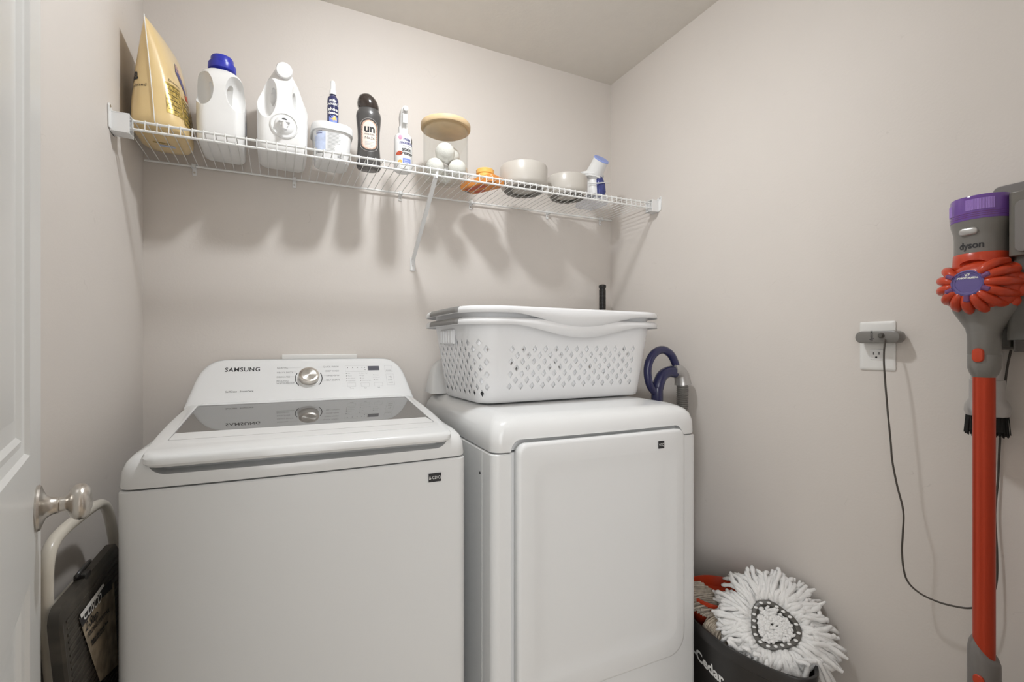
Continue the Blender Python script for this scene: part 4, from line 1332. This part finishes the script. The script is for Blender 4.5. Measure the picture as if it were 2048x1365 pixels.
text_on(vac, 'brand_lettering', 'dyson', .0195, (-.0305, -.05, 1.371), (1, 0, 0), U1, M['ink'], bvh=bv, bold=.0006, fine=.004, lift=.0006, sx=.88)
mb = MB(); rings = []
for y, i_ in ((-.026, 0), (-.0325, 0), (-.0345, .0015), (-.0355, .0035)):
    rings.append([(x, y, z) for x, z in rrect(-.0290 + i_, .0020 - i_, 1.399 + i_, 1.4155 - i_, .0078 - i_)])
mb.loft(rings); mb.build('bin_switch', M['silver'], vac)
# red collar with smile-shaped recess
mb = MB(); rings = []
for z, r_ in ((1.290, .052), (1.305, .050), (1.325, .0462), (1.345, .0450), (1.3600, .0440), (1.3612, .0432), (1.3612, .038)):
    rings.append([(bo.x + r_ * math.cos(2 * PI * k / 48), bo.y + r_ * math.sin(2 * PI * k / 48), z) for k in range(48)])
mb.loft(rings); rc = mb.build('red_shroud', M['vred'], vac)
boolean(rc, [ell((-.006, -.036, 1.337), (.026, .016, .0085))], 40)
# cyclone cluster
cc = Vector((.000, .010, 1.288))
mb = MB()
mb.lathe([(.001, -.058), (.030, -.056), (.048, -.046), (.060, -.025), (.064, 0), (.060, .022), (.048, .04), (.03, .05), (.001, .052)], 40, Matrix.Translation(cc) @ Matrix.Rotation(PI / 2, 4, 'X') @ Matrix.Scale(-1, 4, (0, 0, 1)))
mb.build('cyclone_core', M['vred'], vac)
dc = cc + Vector((-.004, -.066, .006))
NC = 15
for k in range(NC):
    a = 2 * PI * (k + .5) / NC + .2
    if 48 < math.degrees(a) % 360 < 132: continue
    u = Vector((math.cos(a), 0, math.sin(a)))
    big = k % 2 == 0
    pts = [dc + u * .022 + Vector((0, .003, 0)), dc + u * .034 + Vector((0, .000, 0)), dc + u * .048 + Vector((0, .010, 0)), dc + u * .056 + Vector((.0, .026, 0)), dc + u * .060 + Vector((.003, .046, 0))]
    pts = spline(pts, 5)
    MB().tube(pts, [.0068 + .0028 * math.sin(PI * i / (len(pts) - 1)) for i in range(len(pts))], 12).build('cyclone', M['vred'], vac)
for k in range(NC):
    a = 2 * PI * k / NC + .2
    if 48 < math.degrees(a) % 360 < 132: continue
    u = Vector((math.cos(a), 0, math.sin(a)))
    c0 = cc + u * .046 + Vector((0, -.022, 0)); c1 = cc + u * .056 + Vector((0, .022, 0))
    MB().tube(spline([c0, c0.lerp(c1, .3) + u * .006, c0.lerp(c1, .7) + u * .006, c1], 4), [.008, .011, .0135, .0145, .0150, .0155, .0155, .0155, .0155, .015, .014, .012, .010], 14).build('cyclone_cone', M['vred'], vac)
for a in (25, 150, 205, 268, 335):
    u = Vector((math.cos(math.radians(a)), 0, math.sin(math.radians(a))))
    MB().tube([dc + u * .026 + Vector((0, -.004, 0)), dc + u * .036 + Vector((0, -.004, 0)), dc + u * .042 + Vector((0, .002, 0))], [.0058, .0062, .003], 12).build('purple_port', M['purpled'], vac)
dmx2 = Matrix.Translation(dc) @ Matrix.Rotation(PI / 2, 4, 'X')
MB().lathe([(.026, -.006), (.0275, .002), (.0270, .0065), (.0245, .0078), (.0235, .0065), (.0200, .0060), (.0195, .0050), (.0001, .0050)], 48, dmx2).build('cyclone_disc', M['lens'], vac)
text_on(vac, 'disc_lettering', 'V7 MOTORHEAD', .0050, dc + Vector((0, -.0052, .009)), (1, 0, 0), U1, M['inkw'], align='CENTER', lift=.0006, bold=.0003)
text_on(vac, 'disc_lettering', 'V7', .0080, dc + Vector((0, -.0052, .0145)), (1, 0, 0), U1, M['inkw'], align='CENTER', lift=.0006, bold=.0004)
# motor body and battery behind, against the dock
mb = MB(); mb.loft([[(x, y, z) for x, y in rrect(.040, .085, -.012, .070, .008)] for z in (1.345, 1.350, 1.470, 1.476)])
mb.build('motor_housing', M['smoke'], vac, bevel=.002)
mb = MB(); mb.loft([[(x, y, z) for x, z in rrect(.052, .074, 1.352, 1.455, .011)] for y in (-.018, -.010)]); mb.build('side_latch', M['gpl'], vac, bevel=.001)
mb = MB(); mb.loft([[(x, y, z) for x, y in rrect(-.02, .05, .045, .085, .01)] for z in (1.24, 1.36)]); mb.build('motor_neck', M['gpl2'], vac)
mb = MB(); mb.loft([[Vector((x, y, z)) for x, y in rrect(a_, b_, -.004, .074, .01)] for a_, b_, z in ((.034, .075, 1.175), (.034, .085, 1.20), (.045, .095, 1.345))])
mb.build('battery', M['gdark'], vac)
# lower fitting
mb = MB(); rings = []
for k in range(2): pass
for zz, rr_, sl in ((.52, .0180, .020), (.512, .0235, .016), (.500, .0262, .012), (.475, .0264, 0), (.40, .0264, 0), (.36, .022, 0)):
    rings.append([(rr_ * math.cos(2 * PI * k / 40), rr_ * math.sin(2 * PI * k / 40), zz - sl * math.cos(2 * PI * k / 40)) for k in range(40)])
mb.loft(rings[::-1]); mb.build('lower_fitting', M['gpl'], vac)
mb = MB(); rings = []
for y, i_ in ((-.024, 0), (-.0278, 0), (-.0295, .002)):
    rings.append([(x, y, z) for x, z in rrect(-.008 + i_, .010 - i_, .445 + i_, .468 - i_, .0085 - i_)])
mb.loft(rings); mb.build('release_button', M['vred'], vac)
mb = MB(); mb.lathe([(.018, .25), (.020, .36)], 24); mb.build('head_neck', M['gpl2'], vac)
mb = MB(); rings = []
for z, i_ in ((.19, .012), (.196, .002), (.215, 0), (.245, .006), (.255, .02)):
    rings.append([(x, y, z) for x, y in rrect(-.10 + i_, .10 - i_, -.075 + i_, .045 - i_, .03)])
mb.loft(rings); mb.build('cleaner_head', M['purpled'], vac)

# wall dock with brush tool
dock = thing('vacuum_dock', 'grey wall dock carrying the stick vacuum', 'dock', (XR, .40, 0), VR)
mb = MB(); mb.loft([[(x, y, z) for x, z in rrect(-.040, .045, 1.155, 1.52, .012)] for y in (-.022, -.0008)]); mb.build('dock_plate', M['gpl'], dock, bevel=.002)
mb = MB(); mb.loft([[(x, y, z) for x, y in rrect(-.034, -.006, -.038, -.022, .004)] for z in (1.160, 1.245)]); mb.build('dock_arm', M['gdark'], dock, bevel=.002)
mb = MB(); mb.loft([[(x, y, z) for x, y in rrect(-.002, .020, -.038, -.022, .004)] for z in (1.150, 1.245)]); mb.build('dock_arm', M['gpl'], dock, bevel=.002)
mb = MB(); mb.box(-.066, -.038, -.066, -.020, 1.120, 1.160); mb.build('tool_holder', M['gpl'], dock, bevel=.004)
bx_, by_ = 1.412, .4405
t = thing('brush_tool', 'small grey dusting brush with black bristles hanging behind the red wand', 'brush', (bx_, by_, 0), VR)
MB().lathe([(.0262, 1.150), (.0262, 1.088), (.0290, 1.087), (.0290, 1.045), (.032, 1.040), (.0365, 1.030), (.0375, 1.018), (.0350, 1.008), (.030, 1.006)], 40).build('brush_collar', M['silver'], t)
mb = MB(); random.seed(5)
mb.lathe([(.030, 1.010), (.0325, 1.006), (.034, .975), (.026, .975), (.024, 1.008)], 30)
for i in range(260):
    a = random.random() * 2 * PI; r0 = .026 + random.random() * .008
    q = Vector((math.cos(a), math.sin(a), 0))
    l_ = .036 + random.random() * .010
    mb.tube([q * r0 + Vector((0, 0, 1.008)), q * (r0 + .002) + Vector((random.uniform(-.002, .002), random.uniform(-.002, .002), 1.008 - l_))], .0009, 4)
o = mb.build('bristles', M['brist'], t); o['kind'] = 'stuff'

# ------------------------------------------------------------------ upright vacuum handle between the dryer and the wall
UY = 1.30
uv = thing('upright_vacuum', 'navy looped vacuum handle with grey elbow and ribbed hose rising behind the dryer', 'vacuum cleaner', (1.30, UY, 0))
ux0 = 1.30
def ul(x, z, y=0): return (x - ux0, y, z)
lp = spline([ul(1.262, .985), ul(1.232, 1.020), ul(1.221, 1.070), ul(1.232, 1.112), ul(1.262, 1.142), ul(1.300, 1.150), ul(1.338, 1.132), ul(1.362, 1.096), ul(1.366, 1.075)], 6)
MB().tube(lp, [.0135 + .002 * math.sin(PI * i / (len(lp) - 1)) for i in range(len(lp))], 16).build('loop_handle', M['navyp'], uv)
lp = spline([ul(1.268, .15), ul(1.268, .60), ul(1.268, .96), ul(1.272, 1.010), ul(1.292, 1.050), ul(1.325, 1.066), ul(1.360, 1.064)], 8)
MB().tube(lp, .0215, 20).build('handle_tube', M['navyp'], uv)
lp = spline([ul(1.350, 1.072), ul(1.372, 1.070), ul(1.392, 1.055), ul(1.400, 1.030), ul(1.402, 1.016)], 6)
MB().tube(lp, [.0235 + .008 * (i / (len(lp) - 1)) for i in range(len(lp))], 24).build('elbow', M['silver'], uv)
hp = []; hr = []
n = 300
for i in range(n + 1):
    z = 1.02 - i / n * .80
    hp.append(ul(1.400 - .012 * (i / n), z)); hr.append(.0225 if i % 3 else .0195)
MB().tube(hp, hr, 20).build('ribbed_hose', M['gpl2'], uv)
mb = MB(); rings = []
for z, hx, hy in ((0.0, .10, .085), (.01, .108, .092), (.10, .108, .092), (.18, .09, .075), (.24, .06, .05)):
    rings.append(rr_ring(.03, 0, z, hx, hy, .03))
mb.loft(rings); mb.build('floor_body', M['navyp'], uv)

# mop pole in the corner
t = thing('mop_pole', 'black ribbed grip of a white pole standing in the back right corner', 'pole', (1.352, 1.735, 0))
MB().lathe([(.012, 0), (.012, 1.345)], 20).build('pole_tube', M['whitep'], t)
pr = [(.0135, 1.335)]
z = 1.340
while z < 1.428:
    pr += [(.0158, z), (.0158, z + .0035), (.0148, z + .0045), (.0148, z + .0055)]; z += .0065
pr += [(.0140, 1.430), (.0142, 1.436), (.0172, 1.440), (.0172, 1.449), (.010, 1.453), (.0001, 1.453)]
MB().lathe(pr, 24).build('grip', M['black'], t)

# ------------------------------------------------------------------ step stool between washer and left wall
st = thing('step_stool', 'folded cream-framed step stool with dark treads tucked left of the washer', 'step stool', (-.33, 1.15, 0))
def sl_(x, y, z): return (x + .33, y - 1.15, z)
def spt(u, v, X):
    p = wallpt(u, v, X); return sl_(p.x, p.y, p.z)
lp = [sl_(-.325, 1.137, .012), sl_(-.328, 1.075, .30), spt(105, 1365, -.33), spt(99, 1300, -.33), spt(93, 1235, -.33), spt(91, 1180, -.33), spt(93, 1130, -.33), spt(103, 1092, -.33), spt(125, 1063, -.33), spt(155, 1038, -.33), spt(185, 1016, -.33),
      spt(203, 1009, -.33), spt(215, 1022, -.33), sl_(-.33, 1.318, .75), sl_(-.33, 1.345, .66), sl_(-.33, 1.40, .30), sl_(-.33, 1.43, .012)]
MB().tube(spline(lp, 7), .0098, 16).build('front_frame', M['stool'], st)
lp = [sl_(-.356, .93, .012), sl_(-.356, .955, .60), sl_(-.356, .965, .66), sl_(-.356, 1.0, .69), sl_(-.356, 1.24, .69), sl_(-.356, 1.275, .66), sl_(-.356, 1.30, .60), sl_(-.356, 1.35, .012)]
MB().tube(spline(lp, 5), .0098, 14).build('rear_frame', M['stool'], st)
MB().lathe([(.0045, 0), (.0042, .0015), (.0001, .0018)], 14, Matrix.Translation(Vector(spt(101, 1247, -.33)) + Vector((.0098, 0, 0))) @ Matrix.Rotation(PI / 2, 4, 'Y')).build('rivet', M['steel'], st)
# treads: ribbed slabs hanging in the fold
def tread(y0, y1, z0, z1, xa, xb, name='tread'):
    mb = MB()
    ol = rrect(y0, y1, z0, z1, [.01, .02, .03, .01], 5)
    rings = []
    for x, i_ in ((xa, 0), (xb - .004, 0), (xb, .004)):
        cy_, cz_ = (y0 + y1) / 2, (z0 + z1) / 2
        rings.append([sl_(x, cy_ + (y - cy_) * (1 - i_ / .15) + (z1 - z) * .23, cz_ + (z - cz_) * (1 - i_ / .12)) for y, z in ol])
    mb.loft(rings)
    o = mb.build(name, M['tread'], st)
    rb = MB(); z = z0 + .025
    while z < z1 - .03:
        q = (z1 - z) * .23 - 1.15; rb.box(xb - .001 + .33, xb + .0015 + .33, y0 + .014 + q, y1 - .014 + q, z, z + .004); z += .0125
    rb.build('tread_rib', M['tread'], o, smooth=False)
    return o
tr = tread(.955, 1.25, .42, .750, -.3195, -.302)
tr2 = tread(1.035, 1.25, .08, .38, -.3195, -.306)
# label on the tread
LXp = -.2995
def lp2(u, v): p = wallpt(u, v, LXp); return (p.y - 1.15, p.z)
def quad(pts_, m_, par, name, dx=0.0):
    mb = MB(); mb.add([(LXp + dx + .33, y, z) for y, z in pts_], [tuple(range(len(pts_)))])
    return mb.build(name, m_, par, smooth=False)
lb = quad([lp2(158, 1238), lp2(200, 1193), lp2(228, 1165), lp2(236, 1330), lp2(200, 1365), lp2(184, 1318), lp2(166, 1262)], M['paper'], tr, 'stool_label')
quad([lp2(158, 1240), lp2(161, 1232), lp2(206, 1176), lp2(222, 1160), lp2(224, 1178), lp2(200, 1200), lp2(164, 1256)], M['ink'], lb, 'label_band', .0004)
quad([lp2(159, 1231), lp2(205, 1168), lp2(208, 1172), lp2(162, 1238)], M['inkw'], lb, 'label_tear', .0008)
def ltext(s_, u, v, u2, v2, size, m_):
    a_ = lp2(u, v); b_ = lp2(u2, v2)
    d_ = Vector((0, b_[0] - a_[0], b_[1] - a_[1])).normalized(); up_ = Vector((1, 0, 0)).cross(d_)
    text_on(lb, 'label_print', s_, size, (LXp + .33 + .0008, a_[0], a_[1]), d_, up_, M[m_], lift=.0004, bold=.0004)
ltext('COSCO', 165, 1244, 199, 1206, .026, 'inkw')
ltext('2-Step', 170, 1265, 192, 1238, .024, 'ink')
ltext('FOLDING STEP STOOL', 174, 1277, 212, 1230, .0115, 'ink')
ltext('Built to Take Families Places', 181, 1289, 205, 1258, .008, 'ink')
ltext('ASSEMBLED IN ONE FOLD', 182, 1294, 207, 1262, .006, 'ink')
# latch on top of the tread
pl = Vector(spt(166, 1150, -.312))
mb = MB(); mb.box(pl.x - .010, pl.x + .008, pl.y - .012, pl.y + .012, pl.z - .022, pl.z + .004)
lt = mb.build('fold_latch', M['black'], st, bevel=.002)
mb = MB()
ring = [(pl.x + .004 * math.sin(a), pl.y + .030 * math.cos(a), pl.z + .010 + .007 * math.sin(a)) for a in [2 * PI * k / 24 for k in range(24)]]
mb.tube(ring, .0030, 8, closed=True); mb.build('latch_loop', M['black'], lt)

# ------------------------------------------------------------------ mop bucket
BX, BY, BZR = 1.292, .955, .295
bk = thing('mop_bucket', 'dark grey oval mop bucket with white lettering beside the dryer', 'bucket', (BX, BY, 0), math.radians(-9))
mb = MB(); rings = []
def oval(hx, hy, z, dip=0.0, n=80):
    o_ = []
    for k in range(n):
        a = 2 * PI * k / n
        ca, sa = math.cos(a), math.sin(a)
        x = hx * math.copysign(abs(ca) ** .82, ca); y = hy * math.copysign(abs(sa) ** .82, sa)
        q_ = max(0, -y / .24); x = x * (1 - .42 * q_ ** 2) - .012 * q_ ** 2
        o_.append((x, y, z - dip * ca * 0 ))
    return o_
for z, hx, hy in ((0, .092, .185), (.004, .098, .192), (.15, .112, .212), (.255, .122, .226), (.262, .133, .238), (.290, .136, .242), (.295, .134, .240), (.295, .127, .233), (.288, .122, .228), (.15, .108, .208), (.01, .094, .19)):
    rings.append(oval(hx, hy, z))
mb.loft(rings); bb = mb.build('bucket_body', M['bucket'], bk)
bv = bvh_of(bb)
text_on(bk, 'brand_lettering', 'O-Cedar', .048, (-.15, .138, .168), (0, -1, -.06), (0, 0, 1), M['inkw'], bvh=bv, bold=.0016, fine=.01, lift=.0010)
mb = MB(); mb.lathe([(.060, .17), (.095, .275), (.105, .292), (.108, .300), (.103, .302), (.088, .275), (.056, .17)], 48, Matrix.Translation((.01, .115, 0)) @ Matrix.Diagonal((1, 1, 1, 1)))
mb.build('wringer_basket', M['vred'], bk)
mb = MB(); mb.lathe([(.098, .302), (.104, .330), (.109, .334), (.110, .342), (.103, .344), (.094, .312)], 48, Matrix.Translation((.01, .115, 0)))
mb.build('splash_ring', M['vred'], bk)

# white mop head, lying plate up
mc = wallpt(1545, 1254, 1.275)
Zn = Vector((-.62, -.42, .66)).normalized()                 # plate normal, towards the room and up
Xn = Vector((.50, -.80, 0)); Xn = (Xn - Zn * Xn.dot(Zn)).normalized(); Yn = Zn.cross(Xn).normalized()
mt = thing('string_mop', 'fluffy white string mop head with dark triangular ring lying on the bucket', 'mop', mc)
def mp(u, v, w): return Xn * u + Yn * v + Zn * w
random.seed(11)
def tri(a, R=.069):
    return R * (.90 + .085 * math.cos(3 * a) + .05 * math.cos(a - .6))
mb = MB()
wallx = XR - mc.x
Bi = (Matrix.Translation((BX, BY, 0)) @ Matrix.Rotation(math.radians(-9), 4, 'Z')).inverted()
def clampw(p, m_=.010):
    q = Bi @ (p + mc)
    q_ = max(0, -q.y / .24); hx_ = .134 * (1 - .42 * q_ ** 2)
    rho = (abs((q.x + .012 * q_ ** 2) / hx_) ** 2.4 + abs(q.y / .24) ** 2.4) ** (1 / 2.4)
    if .84 < rho < 1.14 and q.z < .306: p.z = .306 - mc.z + random.random() * .004
    if p.x > wallx - m_: p.x = wallx - m_ - random.random() * .003
    return p
for i in range(330):
    a = random.random() * 2 * PI; lay = random.random()
    r0 = tri(a) + .001 + .008 * lay
    L_ = .042 + .042 * random.random() + (.028 if math.cos(a - 2.2) > .3 else 0) + (.018 if math.cos(a + .6) > .2 else 0)
    d_ = (math.cos(a), math.sin(a)); da = random.uniform(-.55, .55)
    d2 = (math.cos(a + da), math.sin(a + da))
    w0 = .002 - .022 * lay; drop = .016 + .05 * random.random() * lay
    p = [(r0 * d_[0], r0 * d_[1], w0 - .006), (r0 * d_[0] + .3 * L_ * d2[0], r0 * d_[1] + .3 * L_ * d2[1], w0 + .008 + .004 * random.random()),
         (r0 * d_[0] + .7 * L_ * d2[0] + random.uniform(-.014, .014), r0 * d_[1] + .7 * L_ * d2[1] + random.uniform(-.014, .014), w0 - drop * .3),
         (r0 * d_[0] + L_ * d2[0] + random.uniform(-.01, .01), r0 * d_[1] + L_ * d2[1], w0 - drop)]
    pts = spline([clampw(mp(*q)) for q in p], 4)
    rr_ = .0056 + random.random() * .0016
    n = len(pts)
    mb.tube(pts, [rr_ * (1 + .20 * math.sin(j * 2.1 + i)) * (1 if j < n - 1 else .6) for j in range(n)], 7)
# inner tuft
for i in range(330):
    a = random.random() * 2 * PI; r0 = math.sqrt(random.random()) * .90
    R_ = tri(a) - .015
    if r0 * R_ < .008: continue
    p0 = (R_ * r0 * math.cos(a), R_ * r0 * math.sin(a), -.004)
    p1 = (p0[0] * 1.02 + random.uniform(-.004, .004), p0[1] * 1.02 + random.uniform(-.004, .004), .004 + random.random() * .005)
    p2 = (p1[0] + random.uniform(-.008, .008), p1[1] + random.uniform(-.008, .008), .002)
    mb.tube(spline([mp(*p0), mp(*p1), mp(*p2)], 3), .0038, 6)
o = mb.build('strings', M['mop'], mt, angle=80); o['kind'] = 'stuff'
mb = MB(); n = 72; rows = [[] for _ in range(6)]
for k in range(n):
    a = 2 * PI * k / n
    for r_, (off, w) in enumerate(((-.013, -.004), (-.013, .006), (-.011, .0085), (-.002, .0085), (.001, .0070), (.002, -.004))):
        R_ = tri(a) + off; rows[r_].append(mp(R_ * math.cos(a), R_ * math.sin(a), w))
mb.loft(rows, False, False); mb.build('triangle_ring', M['gdark'], mt)
mb = MB(); mb.loft([[mp((tri(2 * PI * k / 48) - .004) * math.cos(2 * PI * k / 48), (tri(2 * PI * k / 48) - .004) * math.sin(2 * PI * k / 48), w) for k in range(48)] for w in (-.012, -.004)])
mb.build('backing_plate', M['gdark'], mt)
for k in range(18):
    a = 2 * PI * k / 18; R_ = tri(a) - .0065
    c_ = mp(R_ * math.cos(a), R_ * math.sin(a), .0085)
    mb = MB(); mb.lathe([(max(1e-5, .0056 * math.sin(PI * i / 8)), -.003 * math.cos(PI * i / 8)) for i in range(9)], 12, Matrix.Translation(c_)); mb.build('tuft_knot', M['mop'], mt)

# grey flat mop pad and beige cotton strings over the red basket
def strings(name, lb, cat, material, c, spread, dirs, cnt, seed, r=.0022):
    random.seed(seed); t_ = MB()
    for i in range(cnt):
        u = random.random() - .5
        k = random.random()
        p0 = Vector(c) + Vector(spread) * u + Vector((random.uniform(-.006, .006), random.uniform(-.006, .006), random.uniform(-.004, .006)))
        pts = [p0]
        for q in dirs:
            pts.append(pts[-1] + Vector(q) * (.85 + .3 * random.random()) + Vector((random.uniform(-.006, .006), random.uniform(-.006, .006), random.uniform(-.003, .003))))
        t_.tube(spline(pts, 4), r * (.8 + .4 * random.random()), 6)
    o_ = t_.build(name, material, angle=80)
    tag(o_, lb, cat); o_['kind'] = 'stuff'
    return o_
a_ = wallpt(1442, 1196, 1.29)
strings('mop_pad', 'greyish worn mop cloth lying over the red wringer behind the white mop head', 'mop', M['oldmop'], a_, (.05, -.13, -.045), [(-.032, .018, .002), (-.034, .020, -.004), (-.032, .020, -.012)], 210, 4, .0030)
a_ = wallpt(1455, 1250, 1.235)
strings('cotton_mop', 'beige cotton mop strings hanging into the bucket left of the white mop head', 'mop', M['cotton'], a_, (.020, -.085, -.01), [(-.018, .006, -.012), (-.012, .004, -.022), (-.002, .0, -.025)], 120, 6, .0024)
